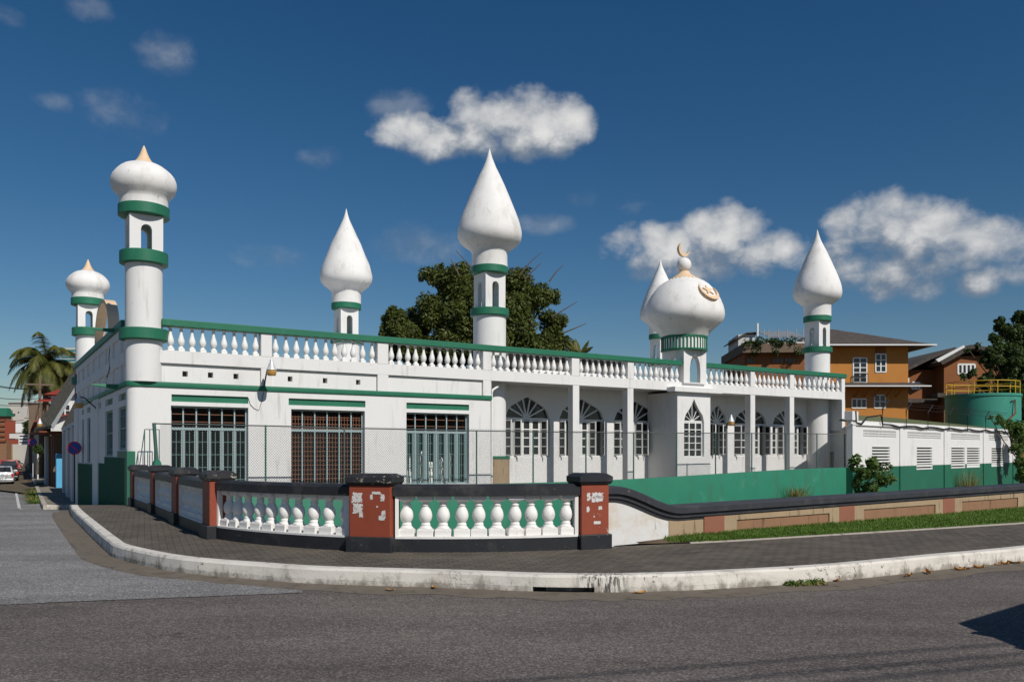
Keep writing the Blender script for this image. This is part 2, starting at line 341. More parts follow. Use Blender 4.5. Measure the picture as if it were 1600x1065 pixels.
# ================================================================== MOSQUE
MQ = thing('mosque', 'white two-level mosque with green bands, onion domes and a balustraded roof', 'mosque', (CX, CY, 0), R(32.7))
SWAP = Matrix(((0,1,0,0),(1,0,0,0),(0,0,1,0),(0,0,0,1)))
ZB0, ZB1 = 3.62, 3.78                       # green band
ZBM, ZPL, ZR0, ZR1 = 4.36, 4.74, 5.50, 5.71 # beam underside, plinth top, rail
BASE = -1.3
SE, SB = 34.45, 12.72                       # right end, end of the solid block
def earch(a, b, spring, h, kind='round'):
    c, hw = (a+b)/2, (b-a)/2
    def f(x):
        u = min(1, abs(x-c)/hw); e = math.sqrt(max(0, 1-u*u))
        if kind == 'mosque': e = .80*e+.20*max(0, 1-u*1.9)**1.5
        elif kind == 'ogee': e = .55*e+.45*max(0, 1-u*1.5)**1.7
        elif kind == 'point': k = .7; e = math.sqrt(max(0, 1-((u+k)/(1+k))**2))/math.sqrt(1-(k/(1+k))**2)
        return spring+h*e
    return f
# ---- front wall of the solid block
WIN = [(267, 388, 633.5), (455, 570, 640.5), (635, 733, 645)]
wins = [(s_at(a, .0), s_at(b, .0), 3.06) for a, b, y in WIN]
posts_x = [(408, 425), (590, 607), (755, 768)]
pil = [(s_at(a), s_at(b)) for a, b in posts_x]
mb = MB()
LT = [(s_at(a), s_at(b)) for a, b in ((268, 388), (451, 571), (635, 733))]
mb.wall(.3, SB, BASE, ZB0, 0, .32, [(a, b, .45, t) for a, b, t in wins]+[(a, b, 3.19, 3.41) for a, b in LT])
vents = []
for xa in (286, 326, 366, 451, 506, 558): s = s_at(xa); vents.append((s, s+.16, 3.98, 4.15))
mb.wall(.9, SB, ZB0, ZBM, .10, .32, vents)
mb.box(.9, SB, 0, .32, ZBM, ZPL)
for a, b in pil: mb.box(a, b, 0, .10, ZB0, ZBM)
mb.box(pil[2][1]-.02, SB, 0, .10, ZB0, ZBM)
part('front_wall', mb, 'white', MQ, bevel=.012)
for s0, s1, z0, z1 in vents: mb = MB(); mb.box(s0-.03, s1+.03, .3, .34, z0-.03, z1+.03); part('vent_recess', mb, 'dark', MQ)
# band
mb = MB(); mb.box(.3, SB+.03, -.05, .06, ZB0, ZB1); mb.box(-.05, .06, .3, 16.4, ZB0, ZB1)
mb.lathe([(.35, ZB0-.003), (.35, ZB1+.003)], 40, .3, .3); mb.lathe([(.56, ZB0+.003), (.56, ZB1+.006)], 40, .5, .5); mb.add([(.0, 2.0, 3.62), (.0, 2.08, 3.62), (-.8, 2.04, 3.74), (.0, 2.0, 3.80), (.0, 2.08, 3.80), (-.8, 2.04, 3.79)], [(0,2,5,3), (1,4,5,2), (3,5,4), (0,1,2)])
part('cornice_band', mb, 'green', MQ, smooth=40, bevel=.012)
mb = MB(); mb.lathe([(.3, BASE), (.3, ZB0+.05)], 40, .3, .3); part('rounded_corner', mb, 'white', MQ, smooth=40)
for i, (a, b, t) in enumerate(wins):
    mb = MB(); aa = s_at(268 if i == 0 else (451 if i == 1 else 635)); bb = s_at((388, 571, 733)[i])
    mb.box(aa-.02, bb+.02, .07, .2, 3.17, 3.43); part('lintel', mb, 'green', MQ)
# ---- the three grilled windows
def big_window(a, b, zb, zt, style):
    w = b-a; y = .2; zt2 = 2.36; mb = MB(); n = 6
    xs = [a+w*k/n for k in range(n+1)]; mw = .020
    for k, x in enumerate(xs):
        xx = min(max(x, a+.03), b-.03); mb.box(xx-mw, xx+mw, y-.025, y+.03, zb, zt)
    mb.box(a, b, y-.03, y+.035, zt2-.04, zt2+.04); mb.box(a, b, y-.028, y+.033, zt-.05, zt); mb.box(a, b, y-.028, y+.033, zb, zb+.05)
    fr = part('window_frame', mb, 'grille_blue', MQ)
    if style == 1: fr['label'] = 'window frame with brown lattice bars'
    g = MB(); br = MB()
    for z in (2.58, 2.82): br.box(a+.03, b-.03, y+.05, y+.075, z-.012, z+.012)
    if style == 1:
        for k in range(n):
            for j in (1, 2, 3):
                x = xs[k]+w/n*j/4; br.box(x-.009, x+.009, y+.05, y+.07, zb, 2.9)
        z = zb+.12
        while z < 2.86: br.box(a+.03, b-.03, y+.052, y+.072, z-.01, z+.01); z += .155
    else:
        rnd = random.Random(5+style)
        for k in range(n):
            x = (xs[k]+xs[k+1])/2; g.box(x-.009, x+.009, y+.02, y+.045, zb, zt2)
            if style == 2:
                for q in (.24, .76): xx = xs[k]+w/n*q; g.box(xx-.02, xx+.02, y-.02-.05*rnd.random(), y+.03, zb, zt2-.05)
        z = zb+.30
        while z < zt2-.1: g.box(a+.03, b-.03, y+.02, y+.042, z-.009, z+.009); z += .40
        mb2 = MB()
        for k in range(n):
            x0, x1 = xs[k]+.045, xs[k+1]-.045
            for q in (x0, x1): mb2.box(q-.014, q+.014, y-.01, y+.03, zb, zt2-.05)
        part('leaf_frame', mb2, 'grille_blue', fr)
    part('brown_bars', br, 'grille_brown', fr)
    if g.v: part('grille_bars', g, 'grille_teal', fr)
for i, (a, b, t) in enumerate(wins): big_window(a, b, .45, t, (0, 1, 2)[i])
# ---- hidden shell of the block and the hall
mb = MB(); mb.box(.3, SE, .31, 16.6, 4.40, 4.62); mb.box(12.6, SE, .02, .31, 4.40, 4.62)
part('roof_slab', mb, 'white', MQ)
mb = MB(); mb.box(SB-.25, SB, .33, 16.5, BASE, 4.4); mb.box(SE, SE+.25, 1.0, 16.6, BASE, 4.4); mb.box(.0, SE+.25, 16.6, 16.9, BASE, 5.6); mb.box(.33, SB-.25, 7, 7.2, BASE, 4.4)
part('inner_wall', mb, 'greyroom', MQ)
mb = MB(); mb.box(.3, SE, .33, 16.6, .1, .22); part('floor_slab', mb, 'greyroom', MQ)
# ---- left side wall on the side street
SWN = [(w_at(199), w_at(185), 3.05, 1.70), (w_at(176), w_at(164.5), 3.05, 1.50), (w_at(141), w_at(136), 3.03, 1.20), (w_at(131), w_at(128), 3.03, 1.16)]
SWN = [(max(.42, a), b, t, z) for a, b, t, z in SWN]
ops = [(a, b, z, t) for a, b, t, z in SWN]+[(a, b, 3.24, 3.46) for a, b, t, z in SWN]+[(6.7, 8.2, 3.24, 3.46)]
mb = MB(); mb.wall(.3, 16.4, -1.4, ZB0, 0, .3, ops, SWAP)
mb.wall(.8, 16.4, ZB0, ZR0, .07, .3, (), SWAP)
mb.box(0, .07, .8, 16.4, 4.36, 4.74); mb.box(.0, .07, .8, 16.4, 5.26, ZR0)
for k in range(8): y = 1.6+k*1.98; mb.box(0.004, .07, y, y+.35, ZB1, ZR0-.003)
part('side_wall', mb, 'white', MQ, bevel=.01)
for a, b, t, z in SWN:
    mb = MB(); mb.box(.14, .18, a, b, z, t); wd = part('side_window', mb, 'glass', MQ)
    g = MB()
    k = 0; n = 5
    for k in range(n+1): yy = a+.03+(b-a-.06)*k/n; g.box(.06, .085, yy-.018, yy+.018, z, t)
    for zz in (z+.04, (z+t)/2, t-.04): g.box(.055, .09, a, b, zz-.02, zz+.02)
    sc = g
    for k in range(n): yy = a+.03+(b-a-.06)*(k+.5)/n; sc.lathe([(.0, t-.35), (.045, t-.28), (.0, t-.2)], 6, .07, yy); sc.lathe([(.0, z+.15), (.045, z+.22), (.0, z+.3)], 6, .07, yy)
    part('window_bars', g, 'grille_teal', wd)
for a, b, zb, t in ops[4:]:
    mb = MB(); mb.box(.10, .14, a, b, zb, t); part('louvre_slot', mb, 'green', MQ)
mb = MB()
def dado_z(y): return zroad(-15, CY+uy*0+vy*y)+.22
ds = [(-.03, 2.1, 1.66), (2.1, 5.4, 1.47), (5.4, 7.1, 1.22)]
for a, b, t in ds:
    mb.box(-.03, .04, a, b, -1.4, t)
mb.box(.04, .2, -.03, .04, -1.4, 1.66)
y = .5
while y < 7.1: mb.box(-.045, -.025, y, y+.03, -1.4, 1.22 if y > 5.4 else 1.45); y += .19
part('green_dado', mb, 'green_dado', MQ); mb = MB()
for a, b, t in ((9.5, 12, 1.16), (12, 14.9, 1.13)): mb.box(-.03, .04, a, b, -1.4, t)
k = .6
y = 9.6
while y < 14.8: mb.box(-.045, -.025, y, y+.03, -1.4, 1.12); y += .19
part('green_dado', mb, 'green_dado', MQ)
mb = MB(); mb.box(-.07, .05, 7.15, 8.6, -1.4, ZB0); part('side_pilaster', mb, 'white', MQ, bevel=.02); mb = MB(); mb.box(-.07, .05, 14.95, 16.4, -1.4, ZB0); part('side_pilaster', mb, 'white', MQ, bevel=.02)
mb = MB(); mb.box(-.08, .36, .9, 16.4, ZR0, ZR1); mb.add([(-.06, 2.5, 5.5), (-.06, 2.58, 5.5), (-.85, 2.54, 5.57), (-.06, 2.5, 5.64), (-.06, 2.58, 5.64), (-.85, 2.54, 5.62)], [(0,2,5,3), (1,4,5,2), (3,5,4), (0,1,2)]); part('side_handrail', mb, 'green', MQ, bevel=.015)
# cream arch on the side parapet
mb = MB(); n = 28; pts = []
for k in range(n+1):
    a = PI*k/n; pts.append((6.4+2.1*math.cos(a), 5.6+1.55*math.sin(a)**.8, 6.4+1.98*math.cos(a), 5.6+1.42*math.sin(a)**.8))
for p, q in zip(pts, pts[1:]):
    A = [Vector((x, *c)) for x in (-.02, .33) for c in (p[:2], p[2:], q[:2], q[2:])]
    mb.add(A, [(0,2,3,1), (4,5,7,6), (0,4,6,2), (1,3,7,5)])
part('roof_arch', mb, 'cream', MQ, smooth=30)
# ---- arcade: hall wall with arched windows, pillars, beam
TH = 1.65
HW = [(789, 859), (873.5, 944), (959, 1026), (1031, 1048), (1108, 1135), (1147, 1198), (1207, 1257)]
hops = []; hwin = []
for a, b in HW:
    sa, sb_ = s_at(a, TH), s_at(b, TH); nar = sb_-sa < 1.0
    hwin.append((sa, sb_, nar)); hops.append((sa, sb_, 1.42, earch(sa, sb_, 3.02, 1.0 if nar else .92, 'point' if nar else 'mosque')))
mb = MB(); mb.wall(SB, SE, BASE, 4.4, TH, TH+.28, hops); part('hall_wall', mb, 'white', MQ)
def casement(w, h, rows=4):
    f = MB(); p = MB()
    f.box(0, .045, -.02, .02, 0, h); f.box(w-.045, w, -.02, .02, 0, h)
    for k in range(rows+1): z = (h-.05)*k/rows; f.box(.045, w-.045, -.018, .018, z, z+.045)
    p.box(.03, w-.03, -.004, .004, .02, h-.02); return f, p
for i, ((sa, sb_, nar), op) in enumerate(zip(hwin, hops)):
    y = TH+.12; w = sb_-sa; c = (sa+sb_)/2; fr = MB()
    fr.box(sa, sb_, y-.04, y+.04, 2.98, 3.06); fr.box(sa, sb_, y-.06, y+.05, 1.42, 1.47); fr.box(sa, sa+.06, y-.04, y+.04, 1.47, 2.98); fr.box(sb_-.06, sb_, y-.04, y+.04, 1.47, 2.98)
    ns = 3 if nar else 7
    for k in range(1, ns):
        a = PI*k/ns; L = 0
        while L < 3:
            x = c+math.cos(a)*L; z = 3.04+math.sin(a)*L
            if abs(x-c) > w/2-.01 or z > op[3](x): break
            L += .02
        d = Vector((math.cos(a), 0, math.sin(a))); nrm = Vector((-d.z, 0, d.x))*.03; o = Vector((c, 0, 3.04))
        q = [o+nrm, o+d*L+nrm, o+d*L-nrm, o-nrm]
        fr.add([v+Vector((0, y-.03, 0)) for v in q]+[v+Vector((0, y+.03, 0)) for v in q], [(0,1,2,3), (7,6,5,4), (0,4,5,1), (1,5,6,2), (2,6,7,3), (3,7,4,0)])
    n = 2 if nar else max(2, round(w/.45))
    for k in range(1, n): x = sa+w*k/n; fr.box(x-.03, x+.03, y-.035, y+.035, 1.47, 2.98)
    F_ = part('arched_window', fr, 'white_frame', MQ)
    mb = MB(); m = 24; dn = [(sa+w*k/m) for k in range(m+1)]
    for x0, x1 in zip(dn, dn[1:]): mb.quad((x0, y+.02, 3.0), (x1, y+.02, 3.0), (x1, y+.02, op[3](x1)), (x0, y+.02, op[3](x0)))
    part('fanlight_pane', mb, 'glass', F_)
    rnd = random.Random(i*7+1); sf = MB(); sp = MB()
    for k in range(n):
        f, p = casement(w/n-.07, 1.48); x = sa+w*k/n+.035
        mode = rnd.choice((0, 1, 1, 2, 2)) if not nar else 0
        if i == 0: mode = (1, 1, 0, 0, 1, 0, 0)[k % 7]
        ang = 0 if mode == 0 else R(-rnd.uniform(62, 86))
        T = TR(x, y-.01 if mode == 0 else y-.05, 1.485, ang)
        if mode == 2: T = TR(x+w/n-.07, y-.05, 1.485, PI-ang)
        for src, dst in ((f, sf), (p, sp)): dst.add([T @ Vector(v) for v in src.v], src.f)
    part('casement', sf, 'white_frame', F_); part('casement_pane', sp, 'glass', F_)
PX = [(895.5, 905.5), (981, 990.5), (1173, 1179.5), (1234.5, 1241)]
for a, b in PX:
    mb = MB(); s = s_at(a); mb.box(s, s+.33, .012, .36, BASE, ZBM); part('pillar', mb, 'white', MQ, bevel=.015)
mb = MB(); mb.box(SB, SE, 0, .32, ZBM, ZPL); part('balcony_beam', mb, 'white', MQ, bevel=.012)
mb = MB(); mb.box(SE-.26, SE, -.012, .33, 2.75, ZBM+.002); mb.box(SE-.05, SE+.2, .33, 2.2, 2.75, 4.4); mb.box(SE+.1, SE+.24, -.7, 3.2, BASE, 2.95)
part('end_wall', mb, 'white', MQ, bevel=.012)
mb = MB(); mb.box(SE+.03, SE+.1, .75, 1.55, -.4, 1.62); part('end_door', mb, 'dark', MQ)
mb = MB(); mb.lathe([(.69, BASE), (.69, 1.36)], 40, 13.53, 1.23); pl_ = part('column_base', mb, 'panel_cream', MQ, smooth=40)
mb = MB(); mb.lathe([(.71, 1.36), (.71, 1.47)], 40, 13.53, 1.23); part('base_band', mb, 'green', pl_, smooth=40)
# bay under the dome tower
b0, b1 = s_at(1058.5, -.3), s_at(1110, -.3); bc = (b0+b1)/2
fo = earch(bc-.62, bc+.62, 2.98, 1.02, 'ogee')
mb = MB(); mb.wall(b0, b1, BASE, 4.28, -.3, -.05, [(bc-.62, bc+.62, 1.42, fo)])
mb.box(b0, b0+.25, -.05, TH, BASE, 4.28); mb.box(b1-.25, b1, -.05, TH, BASE, 4.28)
part('porch_bay', mb, 'white', MQ, bevel=.01)
mb = MB(); mb.box(b0-.35, b1+.55, -.52, .0, 4.28, 4.50); part('bay_slab', mb, 'white', MQ, bevel=.015)
fr = MB(); y = -.16
fr.box(bc-.62, bc+.62, y-.03, y+.03, 2.96, 3.03)
for k in range(4): x = bc-.59+1.18*k/3; fr.box(x-.03, x+.03, y-.031, y+.031, 1.43, 2.96)
for k in range(6): z = 1.43+1.5*k/5; fr.box(bc-.6, bc+.6, y-.02, y+.02, z-.018, z+.018)
for k in range(1, 6):
    a = PI*k/6; L = .3
    while L < 1.1 and 3.0+math.sin(a)*L < fo(min(max(bc+math.cos(a)*L, bc-.6), bc+.6)): L += .02
    fr.tube([(bc, y, 3.0), (bc+math.cos(a)*L, y, 3.0+math.sin(a)*L)], .018, 5)
F_ = part('bay_window', fr, 'white_frame', MQ)
mb = MB(); mb.box(bc-.62, bc+.62, y+.032, y+.05, 1.42, 4.0); part('bay_pane', mb, 'glass', F_)
# pipes
mb = MB(); s = s_at(1027, 1.5); mb.tube([(s, 1.5, BASE), (s, 1.5, 3.9), (s-.05, 1.45, 4.05)], .075, 10); mb.tube([(s+.28, 1.56, BASE), (s+.28, 1.56, 4.3)], .03, 8)
part('downpipe', mb, 'greywall', MQ, smooth=60)
mb = MB(); s = s_at(768.5); mb.tube([(s+.5, .3, 4.2), (s+.12, .12, 4.02), (s+.05, .1, 3.8), (s+.05, .1, BASE)], .045, 8); part('drain_pipe', mb, 'white_trim', MQ, smooth=60)
# ---- roof balustrade
BAL_P = [(.082, .095), (.074, .13), (.05, .17), (.042, .2), (.06, .24), (.082, .32), (.088, .39), (.078, .48), (.055, .6), (.038, .71), (.031, .79), (.043, .82), (.043, .85), (.032, .87), (.05, .94), (.062, .955)]
mb = MB(); H = ZR0-ZPL
mb.lathe([(r*1.22, z*H) for r, z in BAL_P], 14); mb.box(-.09, .09, -.09, .09, 0, .1*H); mb.box(-.075, .075, -.075, .075, .95*H, H)
BALME = mb.mesh('baluster', 'white_trim', 35)
ky = -.12
k0, k1 = s_at(1068.5, ky), s_at(1103.5, ky); kw = k1-k0; kc = (k0+k1)/2
posts = [(s_at(a), s_at(b)) for a, b in ((408, 425), (590, 607), (755, 768), (893.5, 905.5), (981, 990.5))]+[(k0-.05, k1+.05)]+[(s_at(a), s_at(b)) for a, b in ((1173, 1179.5), (1234.5, 1241))]+[(SE-.28, SE)]
cnt = [9, 11, 12, 12, 8, 9, 9, 8, 10]
left = 1.06
for (a, b), n in zip(posts, cnt):
    mb = MB(); mb.box(left, a, .0, .3, ZPL, ZPL+.02); pn = part('roof_balustrade', mb, 'white_trim', MQ)
    for k in range(n): vary(put('baluster', BALME, pn, (left+(a-left)*(k+.5)/n+RV.uniform(-.012, .012), .14, ZPL+.018)))
    left = b
    if (a, b) != (k0-.05, k1+.05):
        mb = MB(); mb.box(a, b, -.006, .3, ZPL, ZR0); part('parapet_post', mb, 'white', MQ, bevel=.012)
mb = MB(); mb.box(.95, k0-.03, -.07, .34, ZR0, ZR1); mb.box(k1+.03, SE+.08, -.07, .34, ZR0, ZR1); part('handrail', mb, 'green', MQ, bevel=.015)
# ---- dome tower
def four_walls(mb, c, half, th, z0, z1, ops):
    for k in range(4):
        T = Matrix.Translation((c[0], c[1], 0)) @ Matrix.Rotation(k*PI/2, 4, 'Z')
        e = half if k % 2 == 0 else half-th
        mb.wall(-e, e, z0, z1, -half, -half+th, ops, T)
    return mb
kcy = ky+kw/2; h = kw/2
mb = four_walls(MB(), (kc, kcy), h, .2, ZPL-.02, 6.24, [(-.33, .33, ZPL+.02, earch(-.33, .33, 5.35, .72, 'point'))])
mb.box(kc-h+.2, kc+h-.2, kcy-h+.2, kcy+h-.2, 6.1, 6.2)
TW = part('dome_tower', mb, 'white', MQ)
q = .00757; zz = lambda y: 6.24+(780-y)*q
prof = [(137,697),(142,690),(155,672),(172,655),(192,637),(212,620),(228,603),(238,583),(241,562),(239,540),(232,510),(219,478),(202,448),(180,418),(155,390),(125,366),(95,350),(80,344)]
mb = MB(); mb.lathe([(r*q, zz(y)) for r, y in prof], 64, kc, kcy); wobble(part('dome', mb, 'white_dome', TW, smooth=50), .03)
mb = MB(); mb.lathe([(134*q, zz(779)), (134*q, zz(694))], 48, kc, kcy); part('drum', mb, 'white_trim', TW, smooth=40)
mb = MB(); mb.lathe([(139*q, zz(782)), (140*q, zz(774)), (136*q, zz(772))], 48, kc, kcy); mb.lathe([(136*q, zz(705)), (140*q, zz(703)), (140*q, zz(695)), (138*q, zz(692))], 48, kc, kcy)
for k in range(40):
    T = Matrix.Translation((kc, kcy, 0)) @ Matrix.Rotation(2*PI*k/40, 4, 'Z'); mb.box(130*q, 138*q, -.028, .028, zz(776), zz(700), T); mb.box(130*q, 138.6*q, -.05, .05, zz(712), zz(701), T)
part('drum_fluting', mb, 'green', TW)
mb = MB(); mb.lathe([(90*q, zz(352)), (88*q, zz(346)), (70*q, zz(334)), (45*q, zz(318)), (34*q, zz(306)), (31*q, zz(298))], 40, kc, kcy)
for k in range(22):
    T = Matrix.Translation((kc, kcy, 0)) @ Matrix.Rotation(2*PI*k/22, 4, 'Z'); mb.frust(78*q, 98*q, -.045, .045, zz(361), zz(344), .05, .01, T)
part('dome_cap', mb, 'cream', TW, smooth=40)
mb = MB(); mb.lathe([(43*q*math.sin(PI*k/16)+.002, zz(256)-43*q*math.cos(PI*k/16)) for k in range(17)], 32, kc, kcy); part('finial_ball', mb, 'white_dome', TW, smooth=60)
def crescent(r1, r2, d, n=28):
    # outer circle r1 at 0, inner circle r2 at (d,0): polygon open to +x
    xi = (r1*r1-r2*r2+d*d)/(2*d); a1 = math.acos(max(-1, min(1, xi/r1))); a2 = math.acos(max(-1, min(1, (xi-d)/r2)))
    o = [(r1*math.cos(a1+(2*PI-2*a1)*k/n), r1*math.sin(a1+(2*PI-2*a1)*k/n)) for k in range(n+1)]
    i = [(d+r2*math.cos(2*PI-a2-(2*PI-2*a2)*k/n), r2*math.sin(2*PI-a2-(2*PI-2*a2)*k/n)) for k in range(1, n)]
    return o, [(d+r2*math.cos(a2+(2*PI-2*a2)*k/n), r2*math.sin(a2+(2*PI-2*a2)*k/n)) for k in range(n+1)]
def crescent_mb(mb, r1, r2, d, th, T):
    o, i = crescent(r1, r2, d); n = len(o)
    for k in range(n-1):
        vs = [T @ Vector((x, y, z)) for z in (-th/2, th/2) for x, y in (o[k], o[k+1], i[k+1], i[k])]
        mb.add(vs, [(3,2,1,0), (4,5,6,7), (0,1,5,4), (2,3,7,6)])
    return mb
mb = MB(); T = TR(kc-.06, kcy, zz(166)) @ Matrix.Rotation(PI/2, 4, 'X') @ Matrix.Rotation(R(52), 4, 'Z')
crescent_mb(mb, 42*q, 36*q, 15*q, .14, T); part('crescent_finial', mb, 'cream', TW, smooth=30)
tilt = R(38); ec = Vector((kc, kcy-1.50, zz(452)))
T = Matrix.Translation(ec) @ Matrix.Rotation(PI/2-tilt, 4, 'X')
mb = crescent_mb(MB(), .53, .45, .13, .15, T @ Matrix.Rotation(R(78), 4, 'Z'))
st = [(.31*(1 if k % 2 == 0 else .42)*math.sin(PI*k/5), .31*(1 if k % 2 == 0 else .42)*math.cos(PI*k/5)+.06) for k in range(10)]
T2 = T @ Matrix.Translation((0, 0, -.02))
for k in range(10):
    a, b = st[k], st[(k+1) % 10]; c = (0, .06)
    vs = [T2 @ Vector((*p, z)) for z in (-.1, .1) for p in (a, b, c)]; mb.add(vs, [(2,1,0), (3,4,5), (0,1,4,3)])
part('dome_emblem', mb, 'cream', TW)
# ---- minarets
def belfry(parent, c, half, z0, z1, hw, zs, ht):
    mb = four_walls(MB(), c, half, .16, z0, z1, [(-hw, hw, z0+.03, earch(-hw, hw, zs, ht))]); return part('belfry', mb, 'white', parent)
def ring(parent, c, r, z0, z1, ri):
    mb = MB(); mb.lathe([(ri, z0-.02), (r-.01, z0), (r, z0+.01), (r, z1-.01), (r-.01, z1), (ri, z1+.02)], 48, *c); return part('ring', mb, 'green', parent, smooth=35)
def onion_minaret(c, ztip, label, zlow=-1.3):
    q = .00589; z = lambda y: ztip-(y-90)*q
    mb = MB(); mb.lathe([(90*q, zlow), (90*q, z(652))], 40, *c); m = part('minaret', mb, 'white', MQ, smooth=40); m['label'] = label
    ring(m, c, 119*q, z(1105), z(1049), 88*q); ring(m, c, 117*q, z(712), z(650), 85*q)
    belfry(m, c, .47, z(652), z(470), .155, z(545), .16)
    ring(m, c, 124*q, z(466), z(412), 85*q)
    mb = MB(); pr = [(117,412),(117,380),(119,372),(128,358),(143,342),(154,325),(159,305),(160,290),(157,272),(149,254),(135,236),(118,219),(98,205),(80,196),(62,190),(40,186)]
    mb.lathe([(r*q, z(y)) for r, y in pr], 56, *c); wobble(part('onion_dome', mb, 'white_dome', m, smooth=50), .016)
    mb = MB(); mb.lathe([(70*q, z(194)), (62*q, z(190)), (50*q, z(184)), (37*q, z(170)), (28*q, z(155)), (19*q, z(135)), (12*q, z(115)), (7*q, z(102)), (1*q, z(90))], 32, *c); part('finial', mb, 'cream', m, smooth=50)
def local(X, Y): dx, dy = X-CX, Y-CY; return (dx*ux+dy*uy, dx*vx+dy*vy)
onion_minaret((.5, .35), 11.02, 'near corner minaret with round onion dome and cream tip', ZB1-.01)
pr = P(137.5, 405, 39.3); onion_minaret(local(pr.x, pr.y), pr.z, 'far corner minaret with round onion dome on the side street')
def teardrop_minaret(c, ztip, k, label):
    q = .00875*k; z = lambda y: ztip-(y-90)*q
    mb = MB(); mb.lathe([(75*q, -1.3), (75*q, z(862))], 40, *c); m = part('minaret', mb, 'white', MQ, smooth=40); m['label'] = label
    ring(m, c, 89*q, z(860), z(828), 72*q); belfry(m, c, .46*k, z(832), z(664), .15*k, z(724), .155*k); ring(m, c, 83.5*q, z(666), z(634), 74*q)
    mb = MB(); pr = [(82,634),(82,575),(85,566),(95,555),(112,543),(128,530),(140,515),(145,500),(147,484),(145,466),(140,444),(133,418),(122,388),(110,358),(97,326),(83,292),(69,260),(55,230),(42,202),(30,178),(20,155),(12,132),(7,112),(1,90)]
    mb.lathe([(r*q, z(y)) for r, y in pr], 56, *c); wobble(part('teardrop_dome', mb, 'white_dome', m, smooth=50), .022)
for px, py, Y, k, lb in ((765, 232, 33.08, 1, 'largest looking pointed minaret, rising behind the middle of the front balustrade'), (541, 326, 41.3, 1, 'pointed minaret at the back left, seen against open sky'), (1277, 359, 44.4, .982, 'pointed minaret at the right end of the front'), (1032, 405, 52.1, 1, 'pointed minaret half hidden behind the main dome')):
    p = P(px, py, Y); teardrop_minaret(local(p.x, p.y), p.z, k, lb)
# breeze block screen and low roof behind the balustrade
mb = MB(); a, b = s_at(838, 4.5), s_at(975, 4.5); ops = []
x = a+.1
while x < b-.3:
    for z in (4.72, 4.95, 5.18): ops.append((x, x+.13, z, z+.13))
    x += .24
mb.wall(a, b, 4.6, 5.42, 4.5, 4.65, ops); part('breeze_block_screen', mb, 'white', MQ)
mb = MB(); mb.box(a+.4, b+2.6, 7, 11, 6.46, 6.56); mb.box(a+.8, b+2.2, 7.3, 10.7, 4.6, 6.46); part('rear_roof', mb, 'roof_grey', MQ)
# ---- lamps on the mosque
def wall_lamp(name, label, loc, rz, out, arm=True, drop=.28):
    t = thing(name, label, 'lamp', loc, rz, 'flood lamps on the mosque')
    if arm:
        mb = MB(); mb.tube([(0, 0, -drop), (0, -out*.12, -drop*.55), (0, -out*.35, .0), (0, -out*.7, .26), (0, -out, .3)], .03, 8); mb.box(-.05, .05, -.04, 0, -drop-.12, -drop+.06); part('arm', mb, 'blackmetal', t, smooth=50)
    mb = MB(); mb.lathe([(.055, .42), (.07, .36), (.08, .25), (.12, .2), (.17, .06), (.2, .02), (.2, 0)], 24, 0, -out); part('housing', mb, 'lamp_alu', t, smooth=40)
    mb = MB(); mb.lathe([(.185, 0), (.19, -.1), (.17, -.2), (.14, -.23)], 24, 0, -out); part('lens', mb, 'amber', t, smooth=40)
    t.scale = (.8, .8, .8); return t
s = s_at(413); wall_lamp('flood_lamp', 'arm-mounted flood lamp with amber lens between the first two grilled windows', W(s, 0, 4.24), R(32.7), 1.0, drop=.62)
p = W(-.02, 8.0, 3.1); wall_lamp('flood_lamp', 'amber-lensed flood lamp on a curved arm above the side street', W(-.03, 7.6, 3.45), R(32.7-90), .75)
s = s_at(1150.5, -.05); wall_lamp('flood_lamp', 'flood lamp right of the dome bay under the balcony', W(s, .55, 3.06), R(32.7), .35)
p = P(76, 662, 52); wall_lamp('flood_lamp', 'small flood lamp by the shingle-roofed house', p, R(32.7-90), .6)
mb = MB(); pts = [(s_at(x), -.012, z_at(y, s_at(x))) for x, y in ((388, 622), (391, 632), (397, 638), (404, 641), (408, 630), (412, 612))]; mb.tube(pts, .008, 5); part('lamp_wire', mb, 'cable', MQ)
mb = MB(); pts = [(-.015, w_at(x), EYE+(HZ-y)*(CY+vy*w_at(x))/F) for x, y in ((172, 545), (171, 560), (172, 575), (168, 590))]; mb.tube(pts, .014, 5); part('wall_wire', mb, 'cable', MQ)
# small rack between facade and fence
t = thing('metal_rack', 'small leaning green metal rack standing before the rounded white corner', 'rack', W(.35, -.75, 0.1), R(32.7))
mb = MB()
for x in (.0, .14, .27, .40): mb.tube([(x, 0, 0), (x, .0, 2.2)], .014, 6)
mb.tube([(0, 0, 2.2), (.40, 0, 2.2)], .014, 6); mb.tube([(-.3, -.1, 0), (0, 0, 2.18)], .014, 6); part('bar', mb, 'post_green', t)
